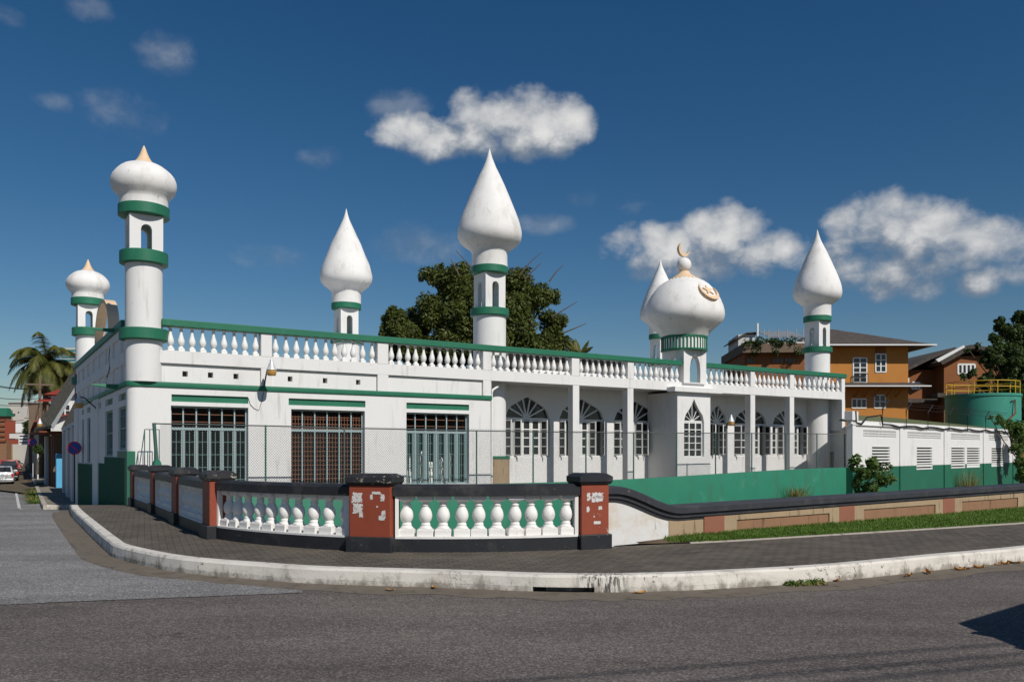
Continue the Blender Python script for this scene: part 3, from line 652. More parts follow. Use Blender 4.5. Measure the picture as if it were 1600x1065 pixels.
# ornaments stored behind the third window
rnd = random.Random(3); a, b, _ = wins[2]
for i, (f, h, kind) in enumerate(((.05, 1.5, 'post'), (.2, 1.25, 'fan'), (.38, 1.45, 'post'), (.55, 1.05, 'disc'), (.7, 1.2, 'post'), (.83, 1.5, 'post'))):
    lb = {'post': 'white turned post', 'fan': 'white fan-shaped ornament', 'disc': 'pale round disc ornament'}[kind]+' stored behind the rightmost grilled window, '+('by its left jamb', 'second from the left', 'in the middle left', 'between two posts', 'right of the disc', 'rightmost of the row')[i]
    o = thing('stored_ornament', lb, 'ornament', W(a+(b-a)*f, .75+.1*(i % 2), .22), R(32.7), 'white ornaments behind the grille')
    mb = MB()
    if kind == 'post': mb.lathe([(.14, 0), (.14, .3), (.09, .35), (.12, .6), (.12, h*.6), (.08, h*.64), (.13, h*.75), (.12, h*.85), (.05, h*.95), (.02, h)], 14)
    elif kind == 'fan':
        for k in range(7): T = TR(0, 0, .45, 0, 0, R(-66+22*k)); mb.box(-.035, .035, -.03, .03, 0, h-.45, T)
        mb.box(-.2, .2, -.1, .1, 0, .5)
    else:
        mb.lathe([(.0, -.03), (.3, -.03), (.3, .03), (.0, .03)], 24, 0, 0, TR(0, 0, h-.3, 0, R(70))); mb.box(-.12, .12, -.1, .1, 0, h-.5)
    part('ornament_body', mb, 'white_trim', o)
# ================================================================== GROUND, ROAD, PAVEMENT
def cr(pts, n=8):                            # Catmull-Rom through 2-D points
    out = []
    P_ = [pts[0]*2-pts[1]]+list(pts)+[pts[-1]*2-pts[-2]]
    for i in range(1, len(P_)-2):
        for k in range(n):
            t = k/n; a, b, c, d = P_[i-1], P_[i], P_[i+1], P_[i+2]
            out.append(.5*((2*b)+(c-a)*t+(2*a-5*b+4*c-d)*t*t+(3*b-a-3*c+d)*t**3))
    out.append(pts[-1]); return out
kp = [(-19.35, 36.2), (-16.1, 30), (-12.85, 24.0), (-11.15, 20.9)]
kp = [Vector((x, y, 0)) for x, y in kp]+[G(x, y, 0) for x, y in ((131,828.5), (165,862), (183,874), (244,889.5), (305,898.7), (400,907), (500,914), (700,920.5), (834,926), (928,927.5), (1000,926.5), (1110,922.5), (1300,910), (1463,892.5), (1600,878))]
e = (kp[-1]-kp[-2]); e.normalize()
for d in (4, 12, 30): kp.append(kp[len(kp)-1]+Vector((math.cos(R(31)), math.sin(R(31)), 0))*d)
kp = [Vector((p.x, p.y, 0)) for p in kp]
KC = cr(kp, 10)
d0, d1 = G(832, 926, 0), G(929, 927.5, 0)
def inslot(p): return d0.x < p.x < d1.x and p.y < 12
path = []
for i, p in enumerate(KC):                   # sharp ends of the drain slot
    if i and inslot(KC[i-1]) != inslot(p):
        e = d0.x if inslot(p) else d1.x; t = (e-KC[i-1].x)/(p.x-KC[i-1].x); a, b = KC[i-1].lerp(p, t-.002), KC[i-1].lerp(p, t+.002); path += [a, b]
    path.append(p)
KH = .215
rk = random.Random(2)
profs = []
for p in path:
    z = zroad(p.x, p.y); o = .28 if inslot(p) else 0; j = rk.uniform(-.006, .006)
    profs.append([(o, z-.35), (o, z+.075), (0+j*.5, z+.075), (.012+j, z+KH-.03), (.035+j, z+KH+j*.4), (.19, z+KH), (.19, z-.3)])
struct('kerb', MB().sweep(path, profs), 'kerb', smooth=25)
# balustrade plan
Z0 = KH
PP = [G(216.6, 788, .2), G(250, 800, Z0), G(287, 816.5, Z0), G(340, 838, Z0), G(585.5, 859, Z0), G(921, 854.5, Z0)]
PP = [Vector((p.x, p.y, 0)) for p in PP]
LW0 = Vector((1.40, 12.42, 0)); LA = R(35.2); LD = Vector((math.cos(LA), math.sin(LA), 0)); LN = Vector((-LD.y, LD.x, 0))
def LW(s, o=0): return LW0+LD*s+LN*o
# pavement: loft between the kerb and the inner line
inner = [W(-.1, 16.6), W(-.1, 8), W(-.1, .6), PP[0]+Vector((.3, .3, 0)), PP[1]+Vector((.25, .2, 0)), PP[2]+Vector((.25, .2, 0)), PP[3]+Vector((.2, .3, 0)), PP[4]+Vector((0, .3, 0)), PP[5]+Vector((.2, .3, 0))]
inner += [Vector((p.x, p.y, 0)) for p in (G(1100, 847.5, Z0), G(1200, 841.5, Z0), G(1300, 835.5, Z0), G(1450, 826.5, Z0), G(1600, 817, Z0))]
e = inner[-1]; inner += [e+Vector((math.cos(R(32)), math.sin(R(32)), 0))*d for d in (10, 46)]
inner = [Vector((p.x, p.y, 0)) for p in inner]
def resample(pts, n):
    L = [0]
    for a, b in zip(pts, pts[1:]): L.append(L[-1]+(b-a).length)
    out = []; j = 0
    for k in range(n):
        t = L[-1]*k/(n-1)
        while j < len(L)-2 and L[j+1] < t: j += 1
        out.append(pts[j].lerp(pts[j+1], (t-L[j])/max(1e-9, L[j+1]-L[j])))
    return out
def off(pts, o):
    r = []
    for i, p in enumerate(pts):
        d = pts[min(i+1, len(pts)-1)]-pts[max(0, i-1)]; d.normalize(); r.append(p+Vector((-d.y, d.x, 0))*o)
    return r
kin = off(KC, .185)
def nearest(poly, p):
    best = None
    for a, b in zip(poly, poly[1:]):
        d = b-a; t = max(0, min(1, (p-a).dot(d)/d.dot(d))); q = a+d*t
        if best is None or (q-p).length < best[0]: best = ((q-p).length, q)
    return best[1]
inn = resample(inner, 220); kk = resample(kin, 220)
# pair by walking: use arc fractions inside matching knots
knots = [(0, 0)]
mb = MB(); vs = []; m = 7
# pair kerb points to the inner line by nearest point, kept monotone
acc = 0
pairs = []
Lacc = [0]
for a, b in zip(inn, inn[1:]): Lacc.append(Lacc[-1]+(b-a).length)
j = 0
for p in kk:
    best = min(range(j, min(len(inn), j+14)), key=lambda q: (inn[q]-p).length); j = best; pairs.append((p, inn[best]))
pairs[-1] = (kk[-1], inn[-1])
for p, q in pairs:
    for c in range(m+1):
        v = p.lerp(q, c/m); vs.append((v.x, v.y, zroad(v.x, v.y)+KH-.004+.0*c))
fs = [(i*(m+1)+c, (i+1)*(m+1)+c, (i+1)*(m+1)+c+1, i*(m+1)+c+1) for i in range(len(pairs)-1) for c in range(m)]
struct('pavement', MB().add(vs, fs), 'paver')
# road: grid cut under the pavement
poly = [(p.x, p.y) for p in off(KC, .9)]+[(70, 60), (70, 300), (-180, 300)]
sd = Vector((-.511, .860, 0)); sn = Vector((.860, .511, 0)); SO = Vector((-20.3, 38.9, 0))    # side street frame
def ST(a, b, z=0): v = SO+sd*a+sn*b; return Vector((v.x, v.y, z))
poly += [(p.x, p.y) for p in (ST(240, -1.2), ST(60, -1.2), ST(-2.2, -1.0))]
def inside(x, y):
    c = False; n = len(poly); j = n-1
    for i in range(n):
        (xi, yi), (xj, yj) = poly[i], poly[j]
        if (yi > y) != (yj > y) and x < (xj-xi)*(y-yi)/(yj-yi)+xi: c = not c
        j = i
    return c
xs = [-400, -260, -180]+[-150+6*k for k in range(17)]+[-52+1.0*k for k in range(47)]+[-5+2*k for k in range(5)]+[5+3*k for k in range(9)]+[40, 60, 90, 140]
ys = [-120, -60, -30, -12, 0]+[3+1*k for k in range(42)]+[46+3*k for k in range(12)]+[90, 105, 125, 150, 190, 240, 300, 500]
vs = [(x, y, zroad(x, y)) for y in ys for x in xs]; n = len(xs)
fs = [(j*n+i, j*n+i+1, (j+1)*n+i+1, (j+1)*n+i) for j in range(len(ys)-1) for i in range(n-1) if not inside((xs[i]+xs[i+1])/2, (ys[j]+ys[j+1])/2)]
far = lambda f: sum(vs[i][1] for i in f)/4 > 24 and sum(vs[i][0] for i in f)/4 < 0
struct('road', MB().add(vs, [f for f in fs if not far(f)]), 'asphalt'); struct('side_street', MB().add(vs, [f for f in fs if far(f)]), 'asphalt_light')
mb = MB().quad((-2500, -2500, -2.6), (2500, -2500, -2.6), (2500, 3500, -2.6), (-2500, 3500, -2.6)); struct('ground', mb, 'earth')
# lighter, older asphalt of the side street, a thin layer over the road
edge = [(-130, 13.5), (-60, 10.2), (-20, 9.3)]+[(p.x, p.y) for p in (G(0, 946, 0), G(100, 941, 0), G(200, 937, 0), G(290, 932, 0), G(400, 928.5, 0), G(480, 926.5, 0))]
top = []
vs = []; fs = []
ke = [(p.x, p.y) for p in off(KC, -.42)]
def ky_(x):                                  # far edge: gutter line, or beyond
    best = None
    for (x0, y0), (x1, y1) in zip(ke, ke[1:]):
        if x0 <= x <= x1 and x1 > x0:
            yy = y0+(y1-y0)*(x-x0)/(x1-x0); best = yy if best is None else max(best, yy)
    return best
X = [-130, -110, -90, -70, -60, -50, -45, -40, -36, -33, -30, -28, -26, -24, -22]+[-21+.14*k for k in range(116)]
ex = G(470, 926.5, 0).x
X = [x for x in X if x < ex]+[ex]
def ed(x):
    for (x0, y0), (x1, y1) in zip(edge, edge[1:]):
        if x0 <= x <= x1: return y0+(y1-y0)*(x-x0)/(x1-x0)
    return edge[-1][1]
mrows = 40
for x in X:
    a = ed(x)+.05*math.sin(x*2.1)+.03*math.sin(x*5.3)+.05*mnoise.noise(Vector((x*2.3, 0, 0)))+.03*mnoise.noise(Vector((x*7, 3, 0))); b = ky_(x)
    if b is None: b = 260 if x < -24 else 38
    b = max(min(b, 24.0), a+.02)
    for r in range(mrows+1):
        t = (r/mrows)**(1.0 if b < 60 else 2.2); y = a+(b-a)*t; vs.append((x, y, zroad(x, y)+.007+.004*min(1, max(0, (y-20)/5))))
fs = [(i*(mrows+1)+r, (i+1)*(mrows+1)+r, (i+1)*(mrows+1)+r+1, i*(mrows+1)+r+1) for i in range(len(X)-1) for r in range(mrows)]
struct('side_street', MB().add(vs, fs), 'asphalt_light')
# gutter
gp = [p for p in KC if p.x < 30]; pr = [[(-.42+.07*math.sin(i*.7), zroad(p.x, p.y)+.003), (-.2, zroad(p.x, p.y)+.014), (.01, zroad(p.x, p.y)+.02)] for i, p in enumerate(gp)]
mb = MB(); n = 3; vs = []
for i, p in enumerate(gp):
    d = gp[min(i+1, len(gp)-1)]-gp[max(0, i-1)]; d.normalize(); l = Vector((-d.y, d.x, 0))
    for o, z in pr[i]: v = p+l*o; vs.append((v.x, v.y, z))
fs = [(i*n+c, (i+1)*n+c, (i+1)*n+c+1, i*n+c+1) for i in range(len(gp)-1) for c in range(2)]
struct('gutter', MB().add(vs, fs), 'gutter')
mb = MB(); dm = (d0+d1)/2; mb.box(d0.x-.05, d1.x+.05, dm.y+.2, dm.y+.27, -.2, .08); o = part('drain_inlet', mb, 'dark'); tag(o, 'dark drain opening at the foot of the white kerb', 'drain')
# far pavement of the side street + kerb + edge line
zf = -1.012
def zs(a): p = ST(a, 0); return zroad(p.x, p.y)
A_ = [-2.2, -1, 0, 1, 2, 4, 8, 16, 23.5]; B_ = [30.5, 45, 70, 120, 220]
for seg in (A_, B_):
    mb = MB(); vs = []
    for a in seg:
        for b in (-1.45, 3.2): p = ST(a, b); vs.append((p.x, p.y, zroad(p.x, p.y)+.2))
    mb.add(vs, [(2*i, 2*i+1, 2*i+3, 2*i+2) for i in range(len(seg)-1)]); struct('pavement', mb, 'pave_far')
    pth = [ST(a, -1.45) for a in seg]
    pf = [[(.16, zroad(p.x, p.y)-.3), (.15, zroad(p.x, p.y)+.19), (.13, zroad(p.x, p.y)+.206), (-.05, zroad(p.x, p.y)+.206), (-.05, zroad(p.x, p.y)-.3)] for p in pth]
    struct('kerb', MB().sweep(pth, pf), 'kerb_far')
mb = MB(); pth = [ST(-2.2, -1.45), ST(-2.28, .2)]; mb.sweep(pth, [[(.16, -1.3), (.15, zroad(p.x, p.y)+.19), (.13, zroad(p.x, p.y)+.207), (-.05, zroad(p.x, p.y)+.207), (-.05, -1.3)] for p in pth]); struct('kerb', mb, 'kerb')
for a0, a1 in ((-6.5, -1.5), (.5, 60)):
    vs = []; k = 14
    for i in range(k+1):
        a = a0+(a1-a0)*i/k; bb = -2.35-.012*(a+6.5)
        for b in (bb-.13, bb): p = ST(a, b); vs.append((p.x, p.y, zroad(p.x, p.y)+.018))
    struct('road_line', MB().add(vs, [(2*i, 2*i+1, 2*i+3, 2*i+2) for i in range(k)]), 'paint_line')
# yards behind walls
mb = MB(); c = [PP[0]+Vector((.8, .6, 0)), PP[3]+Vector((.8, .8, 0)), PP[5]+Vector((0, .5, 0)), LW(20, .4), LW(50, .4), Vector((80, 60, 0)), Vector((20, 75, 0)), W(.5, -1.95)]
c2 = [(p.x, p.y, -1.7) for p in c]; mb.add(c2, [tuple(range(len(c2)))]); struct('yard_ground', mb, 'earth')
mb = MB(); c = [W(-.0, -1.8), W(36, -1.8), W(36, 2.5), W(.0, 2.5)]; mb.add([(p.x, p.y, .08) for p in c], [(0,1,2,3)]); struct('yard_paving', mb, 'gutter')
mb = MB(); c = [W(34.7, 2.5), W(120, 2.5), W(120, 120), W(-40, 200), W(2, 17)]; mb.add([(p.x, p.y, -.9) for p in c], [tuple(range(5))]); struct('rear_ground', mb, 'earth')
# ================================================================== FOREGROUND BALUSTRADE
BW = thing('balustrade_wall', 'curved low wall of fat white balusters between terracotta posts with black caps', 'balustrade', (PP[4].x, PP[4].y, 0))
O = Vector((PP[4].x, PP[4].y, 0))
ZS, ZT = Z0+.215, 1.165
FB = [(.09, .11), (.09, .128), (.066, .15), (.07, .165), (.07, .18), (.054, .195), (.076, .222), (.093, .262), (.097, .30), (.09, .345), (.073, .385), (.054, .415), (.049, .43), (.062, .44), (.062, .458), (.05, .468), (.056, .49), (.08, .51)]
mb = MB(); mb.lathe(FB, 24); mb.box(-.118, .118, -.105, .105, 0, .1); mb.box(-.1, .1, -.09, .09, .1, .115); mb.frust(-.085, .085, -.085, .085, .505, .525, -.02, -.02); mb.box(-.115, .115, -.11, .11, .525, .6)
FBAL = mb.mesh('baluster', 'bal', 35, bevel=.006, seg=1)
SAG = [0, 0, 0, .22, .21]
def chord(i):
    d = PP[i+1]-PP[i]; return math.atan2(d.y, d.x), d.length
def half(i):
    a, L = chord(i); return 2*math.atan2(2*SAG[i], L)
dirs = [chord(0)[0], chord(1)[0], chord(2)[0], chord(2)[0], (chord(3)[0]+half(3)+chord(4)[0]-half(4))/2, chord(4)[0]+half(4)]
widths = [.55, .55, .55, .58, .64, .455]
for i, p in enumerate(PP):
    zb = zroad(p.x, p.y); w = widths[i]/2; l = p-O; th = .19
    mb = MB(); mb.box(-w, w, -th, th, ZS+zb-.02, ZT+zb); pst = part('post', mb, 'terra', BW, bevel=.012, loc=l, rz=dirs[i])
    mb = MB(); mb.box(-w-.03, w+.03, -th-.05, th+.05, zb-.4, ZS+zb); part('post_base', mb, 'black', pst, bevel=.012)
    mb = MB(); mb.frust(-w-.02, w+.02, -th-.02, th+.02, ZT+zb, ZT+zb+.035, -.02, -.02); mb.box(-w-.045, w+.045, -th-.05, th+.05, ZT+zb+.035, ZT+zb+.115); mb.frust(-w-.045, w+.045, -th-.05, th+.05, ZT+zb+.115, ZT+zb+.165, .075, .075)
    part('post_cap', mb, 'black_worn' if i in (3, 4) else 'black', pst, bevel=.008)
    rp = random.Random(40+i)
    if i >= 4:
        spec = [(-.19, .985, .085, .075), (-.17, .83, .075, .065), (-.13, .745, .03, .035), (.10, 1.055, .07, .02), (.2, .99, .03, .05), (.19, .70, .05, .035), (.215, .76, .03, .05), (.03, 1.0, .02, .035), (.12, .86, .014, .012)] if i == 4 else [(.03, 1.0, .10, .045), (.06, .955, .07, .045), (-.11, .985, .03, .06), (-.03, .93, .03, .03), (.08, .815, .03, .025), (-.12, .80, .025, .04), (.03, .60, .06, .022), (-.02, .69, .012, .012)]
        for (cx, cz, rw, rh) in spec:
            n = 54; pl = []; sd0 = rp.uniform(0, 50)
            for k in range(n):
                a = 2*PI*k/n; q = max(abs(math.cos(a)), abs(math.sin(a)))**-.8; q *= 1+.28*mnoise.noise(Vector((math.cos(a)*1.5, math.sin(a)*1.5, sd0)))+.22*mnoise.noise(Vector((math.cos(a)*6, math.sin(a)*6, sd0)))
                if k % 9 == 4: q *= rp.uniform(.55, .9)
                pl.append((cx+rw*math.cos(a)*q, cz+rh*math.sin(a)*q))
            T = TR(0, -th-.002, 0, 0, PI/2); mb = MB().prism(pl, 0, .003, T); part('torn_poster', mb, 'poster', pst)
for i in range(5):
    a, b = PP[i], PP[i+1]; rz, L = chord(i); l = a-O
    z = (zroad(a.x, a.y)+zroad(b.x, b.y))/2
    h0, h1 = widths[i]/2-.02, L-widths[i+1]/2+.02
    if i == 3: h0 = .17
    def at(x, sg=SAG[i], L=L):                 # arc bulging towards the street
        u = 2*x/L-1; return -sg*(1-u*u)
    def ang(x, sg=SAG[i], L=L): u = 2*x/L-1; return math.atan(4*sg*u/L)
    st_ = [h0+(h1-h0)*k/16 for k in range(17)] if SAG[i] else [h0, h1]
    def run(x0, x1, prof):
        xs_ = [x0]+[x for x in st_ if x0 < x < x1]+[x1]; return MB().sweep([Vector((x, at(x), 0)) for x in xs_], [prof]*len(xs_))
    rect = lambda w, z0, z1: [(w, z0), (w, z1), (-w, z1), (-w, z0)]
    pn = part('panel_base', run(h0, h1, rect(.16, z-.4, ZS-.03+z)), 'black', BW, bevel=.01 if not SAG[i] else 0, loc=l, rz=rz)
    part('plinth', run(h0+.03, h1-.03, rect(.145, ZS-.03+z, ZS+z)), 'bal', pn)
    hp = .1 if i < 4 else .05
    for q0 in (h0, h1-hp): mb = MB(); y_ = at(q0+hp/2); mb.box(q0, q0+hp, y_-.14, y_+.14, ZS+z, ZT+z-.15); part('half_pier', mb, 'bal', pn)
    x0 = h0+.17 if i != 3 else h0+.24; x1 = h1-.17
    part('handrail', run(h0, h1, [(.17, ZT+z-.155), (.17, ZT+z-.03), (.11, ZT+z+.01), (-.11, ZT+z+.01), (-.17, ZT+z-.03), (-.17, ZT+z-.155)]), 'black', pn, smooth=25)
    part('rail_soffit', run(h0+.02, h1-.02, rect(.1, ZS+.575+z, ZT+z-.15)), 'bal', pn)
    n = 10 if i > 2 else 9
    for k in range(n): x = x0+(x1-x0)*k/(n-1)+RV.uniform(-.008, .008); vary(put('baluster', FBAL, pn, (x, at(x), ZS+z-.003), ang(x)))
# ================================================================== LOW WALL ON THE RIGHT
LWT = thing('low_wall', 'long low wall with black coping swooping down from the terracotta post, dirty cream panels', 'wall', LW0, LA)
def cap_z(s):
    if s < .18: return 1.135
    return 1.135-.36*sm(.1, 1.6, s)+.006*max(0, s-1.5)
ss = [-.1, 0, .1, .2]+[.2+.08*k for k in range(1, 20)]+[2+1*k for k in range(40)]
mb = MB(); vs = []; n = 4; pf = [(-.0, 0)]
for s in ss:
    c = cap_z(s)-.12
    for y, z in ((0, -.5), (0, c), (.3, c), (.3, -1.7)): vs.append((s, y, z))
fs = [(i*4+j, (i+1)*4+j, (i+1)*4+j+1, i*4+j+1) for i in range(len(ss)-1) for j in range(3)]; fs += [(3,2,1,0)]
k = next(i for i, s in enumerate(ss) if s > 1.45)
part('wall_body', MB().add(vs, fs), 'stain', LWT)
mb = MB(); vs = []; prof = [(-.02, -.24), (-.03, -.2), (-.055, -.19), (-.055, -.125), (-.1, -.12), (-.1, -.03), (-.075, -.005), (.02, 0), (.3, 0), (.38, -.03), (.38, -.12), (.3, -.125)]
for s in ss:
    sl = (cap_z(s+.02)-cap_z(s-.02))/.04
    for y, z in prof: vs.append((s, y, cap_z(s)+z*math.sqrt(1+sl*sl)))
n = len(prof)
fs = [(i*n+j, (i+1)*n+j, (i+1)*n+j+1, i*n+j+1) for i in range(len(ss)-1) for j in range(n-1)]+[tuple(range(n-1, -1, -1))]
part('coping', MB().add(vs, fs), 'coping', LWT, smooth=30)
# panels
s = 1.75; first = True
xs_p = [(1.3, 1.75, 'panel_cream')]
mb = MB(); mb.box(1.35, 1.95, -.012, .02, -.2, cap_z(1.6)-.16); mb.box(1.95, 2.15, -.013, .02, -.2, cap_z(2)-.165); part('wall_end_panel', mb, 'panel_cream', LWT)
pst = [2.4, 6.2, 10.05, 13.9, 17.75, 21.6]
for i, c in enumerate(pst):
    mb = MB(); z1 = cap_z(c)-.158; mb.box(c-.25, c+.25, -.034, .02, -.2, z1); part('pilaster', mb, 'pilaster_terra', LWT, bevel=.008)
    if i+1 < len(pst):
        a, b = c+.25, pst[i+1]-.25; f = MB(); z1 = cap_z(c+1.9)-.158; zz1 = z1-.15
        f.wall(a, b, -.2, z1, -.028, .02, [(a+.32, b-.32, -.3, zz1)]); fr = part('panel_frame', f, 'panel_cream', LWT, bevel=.004)
        mb = MB(); mb.box(a+.32, b-.32, -.004, .02, -.2, zz1); part('panel_field', mb, 'panel_terra', fr)
# lawn strip
gi = [LW(s) for s in (.55, 1.2, 2, 3, 5, 8, 12, 18, 30, 40)]; 
go = [nearest(inner, p) for p in gi]
mb = MB(); vs = []
for i, (p, q) in enumerate(zip(gi, go)):
    vs += [(p.x, p.y, Z0+.05), ((p.x+q.x)/2, (p.y+q.y)/2, Z0+.035), (q.x, q.y, Z0+.006)]
fs = [(i*3+j, (i+1)*3+j, (i+1)*3+j+1, i*3+j+1) for i in range(len(gi)-1) for j in range(2)]
struct('lawn_soil', MB().add(vs, fs), 'earth')
rg = random.Random(9); mb = MB()
def along(pts, t):
    f = t*(len(pts)-1); i = min(int(f), len(pts)-2); return pts[i].lerp(pts[i+1], f-i)
cnt_ = 0
ga, gb = resample(gi[1:9], 200), None
gb = [nearest(inner, p) for p in ga]
for k in range(98000):
    t = rg.random()**1.5; f = rg.random()
    p, q = along(ga, t), along(gb, t); v = p.lerp(q, f)
    if t < .06 and rg.random() > t/.06: continue
    h = rg.uniform(.02, .06)*(1.35 if f < .15 else 1)*(1 if f < .9 else .6); a = rg.uniform(0, 2*PI); w = rg.uniform(.005, .011); l = rg.uniform(.0, .05)
    dx, dy = math.cos(a), math.sin(a); z = Z0+.02+.03*(1-f)
    mb.v += [(v.x-dy*w, v.y+dx*w, z), (v.x+dy*w, v.y-dx*w, z), (v.x+dx*l, v.y+dy*l, z+h)]; n = len(mb.v); mb.f.append((n-3, n-2, n-1))
stuff(tag(put('lawn_grass', mb.raw('lawn_grass', 'grass')), 'short green grass strip between the brick pavement and the low wall', 'grass'))
ed_ = [nearest(inner, p) for p in resample([LW(1.6), LW(30)], 40)]
mb = MB(); mb.sweep(ed_, [[(-.03, Z0-.1), (-.03, Z0+.018), (.05, Z0+.018), (.05, Z0-.1)]]*40); struct('lawn_edging', mb, 'kerb_far')
# ================================================================== GREEN WALL AND CHAIN-LINK FENCE (mosque frame, y = -2)
s0, s1 = s_at(262, -2), s_at(1326, -2)
GW = thing('boundary_wall', 'long green painted boundary wall in front of the mosque', 'wall', W(0, -2, 0), R(32.7))
mb = MB(); n = 24; vs = []
top = lambda s: .50+.37*sm(14, 32, s) if s > 2 else .5
for k in range(n+1):
    s = s0+(s1-s0)*k/n; z = top(s)
    for y, zz_ in ((0, -2.2), (0, z-.05), (.03, z), (.24, z), (.26, z-.05), (.26, -2.2)): vs.append((s, y, zz_))
fs = [(i*6+j, (i+1)*6+j, (i+1)*6+j+1, i*6+j+1) for i in range(n) for j in range(5)]+[(5,4,3,2,1,0), tuple(n*6+j for j in range(6))]
part('wall_body', MB().add(vs, fs), 'green_wall', GW, smooth=50)
mb = MB(); a = s_at(240, -2); b = s_at(252.5, -2); c = (a+b)/2; h = (b-a)/2; mb.box(a, b, -.05, .3, -2.2, 1.2)
n = 12
pl = [(c+h*math.cos(PI*k/n), 1.2+.23*math.sin(PI*k/n)) for k in range(n+1)]; mb.prism(pl, -.3, .05, Matrix(((1,0,0,0),(0,0,-1,0),(0,1,0,0),(0,0,0,1)))); part('rounded_pier', mb, 'green_wall', GW)
mb = MB(); a = s_at(262, -2); b = s_at(273, -2); mb.box(b-.02, b+.1, -.04, .28, -1.2, .9)
part('wall_end', mb, 'green_wall', GW)
FN = thing('chain_link_fence', 'tall chain-link fence with thin green posts above the green wall', 'fence', W(0, -1.86, 0), R(32.7))
fx = [250, 415, 538, 744.6, 833, 915.5, 990, 1057, 1118, 1174.6, 1228, 1276.5, 1320]
fs_ = [s_at(x, -1.86) for x in fx]
ft = lambda s: 2.46-.06*sm(2, 9, s)+.11*sm(14, 31, s)
for i, s in enumerate(fs_):
    mb = MB(); mb.tube([(s-(.16 if i == 0 else 0), 0, ft(s)), (s, 0, top(s)-.4)], .028 if i else .05, 8); part('fence_post', mb, 'post_green' if i != 2 else 'galv', FN, smooth=60)
mb = MB(); mb.tube([(s, 0, ft(s)-.02) for s in [fs_[0]-.16]+fs_[1:]], .021, 6)
part('top_rail', mb, 'galv', FN, smooth=60)
mb = MB(); hw = .0031; st = .078
def strip(p, q):
    d = (q-p).normalized(); a = d.cross(Vector((0, 1, 0))).normalized()*hw; b = Vector((0, hw, 0))
    vs = [p+a, p+b, p-a, p-b, q+a, q+b, q-a, q-b]; mb.add(vs, [(0,1,5,4), (1,2,6,5), (2,3,7,6), (3,0,4,7)])
a, b = fs_[0], fs_[-1]; s = a-2
while s < b+2:
    for sg in (1, -1):
        z0, z1 = .42, 2.45; x0, x1 = (s, s+2.03*.92*sg)
        # clip to the run
        q0, q1 = 0., 1.
        if x1 != x0:
            ta, tb = (a-x0)/(x1-x0), (b-x0)/(x1-x0); lo, hi = min(ta, tb), max(ta, tb); q0, q1 = max(0, lo), min(1, hi)
        if q1-q0 > .01: strip(Vector((lerp(x0, x1, q0), .0+.004*sg, lerp(z0, z1, q0))), Vector((lerp(x0, x1, q1), .004*sg, lerp(z0, z1, q1))))
    s += st
part('wire_mesh', mb, 'galv', FN)
# small tufts on the green wall's foot, bushes, rubble, leaves
def leafball(name, c, r, n, size, mat, seed, squash=1, spread=.35):
    rr = random.Random(seed); mb = MB(); ce = []
    for k in range(max(4, n//60)):
        while True:
            d = Vector((rr.uniform(-1, 1), rr.uniform(-1, 1), rr.uniform(-.75, 1)))
            if .25 < d.length < 1: break
        ce.append((Vector(c)+Vector((d.x*r, d.y*r, d.z*r*squash)), r*rr.uniform(.18, spread)))
    leaves(mb, ce, n, size, rr); return mb
def leaves(mb, ce, n, size, rr):
    for k in range(n):
        c, r = ce[k % len(ce)]; d = Vector((rr.gauss(0, 1), rr.gauss(0, 1), rr.gauss(0, 1))).normalized(); p = c+d*r*rr.uniform(.55, 1.05)
        nrm = (d*.7+Vector((rr.uniform(-1, 1), rr.uniform(-1, 1), rr.uniform(-.2, 1.2)))).normalized()
        a = nrm.orthogonal().normalized(); b = nrm.cross(a); t = rr.uniform(0, 2*PI); u_ = a*math.cos(t)+b*math.sin(t); v_ = nrm.cross(u_)
        s = size*rr.uniform(.6, 1.35); o = len(mb.v)
        mb.v += [p-u_*s, p+v_*s*.42-nrm*s*.08, p+u_*s*1.1-nrm*s*.22, p-v_*s*.42-nrm*s*.08]; mb.f.append((o, o+1, o+2, o+3))
def bush(name, label, base, r, n, size, seed, mat='leaf_bush', sq=1.0, cat='bush', stems=5, hz=None):
    t = thing(name, label, cat, base); hz = r*1.0*sq if hz is None else hz
    mb = leafball(name, (0, 0, hz), r, n, size, mat, seed, sq); o = put('foliage', mb.raw('foliage', mat), t)
    mb = MB(); rr = random.Random(seed)
    for k in range(stems): mb.tube([(rr.uniform(-.05, .05), rr.uniform(-.05, .05), -.05), (rr.uniform(-.3, .3)*r, rr.uniform(-.3, .3)*r, hz*.7), (rr.uniform(-.7, .7)*r, rr.uniform(-.7, .7)*r, hz*1.25)], .018*max(1, r), 5, .006)
    part('stem', mb, 'bark', t); return t
bush('bush', 'leafy green bush growing behind the low wall under the leftmost louvred window', P(1363, 790, 24), .60, 1500, .075, 4, sq=1.15, hz=.95)
def tuft(name, label, base, r, h, n, seed, mat, cat='weed'):
    rr = random.Random(seed); mb = MB()
    for k in range(n):
        a = rr.uniform(0, 2*PI); d = rr.uniform(0, r)*.6; x, y = math.cos(a)*d, math.sin(a)*d; l = rr.uniform(.2, 1)*r; hh = h*rr.uniform(.5, 1.1); w = .012
        px, py = -math.sin(a)*w, math.cos(a)*w; cx, cy = math.cos(a), math.sin(a)
        o = len(mb.v); mb.v += [(x-px, y-py, 0), (x+px, y+py, 0), (x+cx*l*.5+px, y+cy*l*.5+py, hh*.75), (x+cx*l*.5-px, y+cy*l*.5-py, hh*.75), (x+cx*l, y+cy*l, hh)]
        mb.f += [(o, o+1, o+2, o+3), (o+3, o+2, o+4)]
    o = put(name, mb.raw(name, mat), None, base); return tag(o, label, cat)
p = W(s_at(1245, -2.4), -2.4, -.9); tuft('grass_tuft', 'dry yellow-green grass tuft at the foot of the green wall', p, .8, 1.05, 160, 3, 'weed', 'grass tuft')
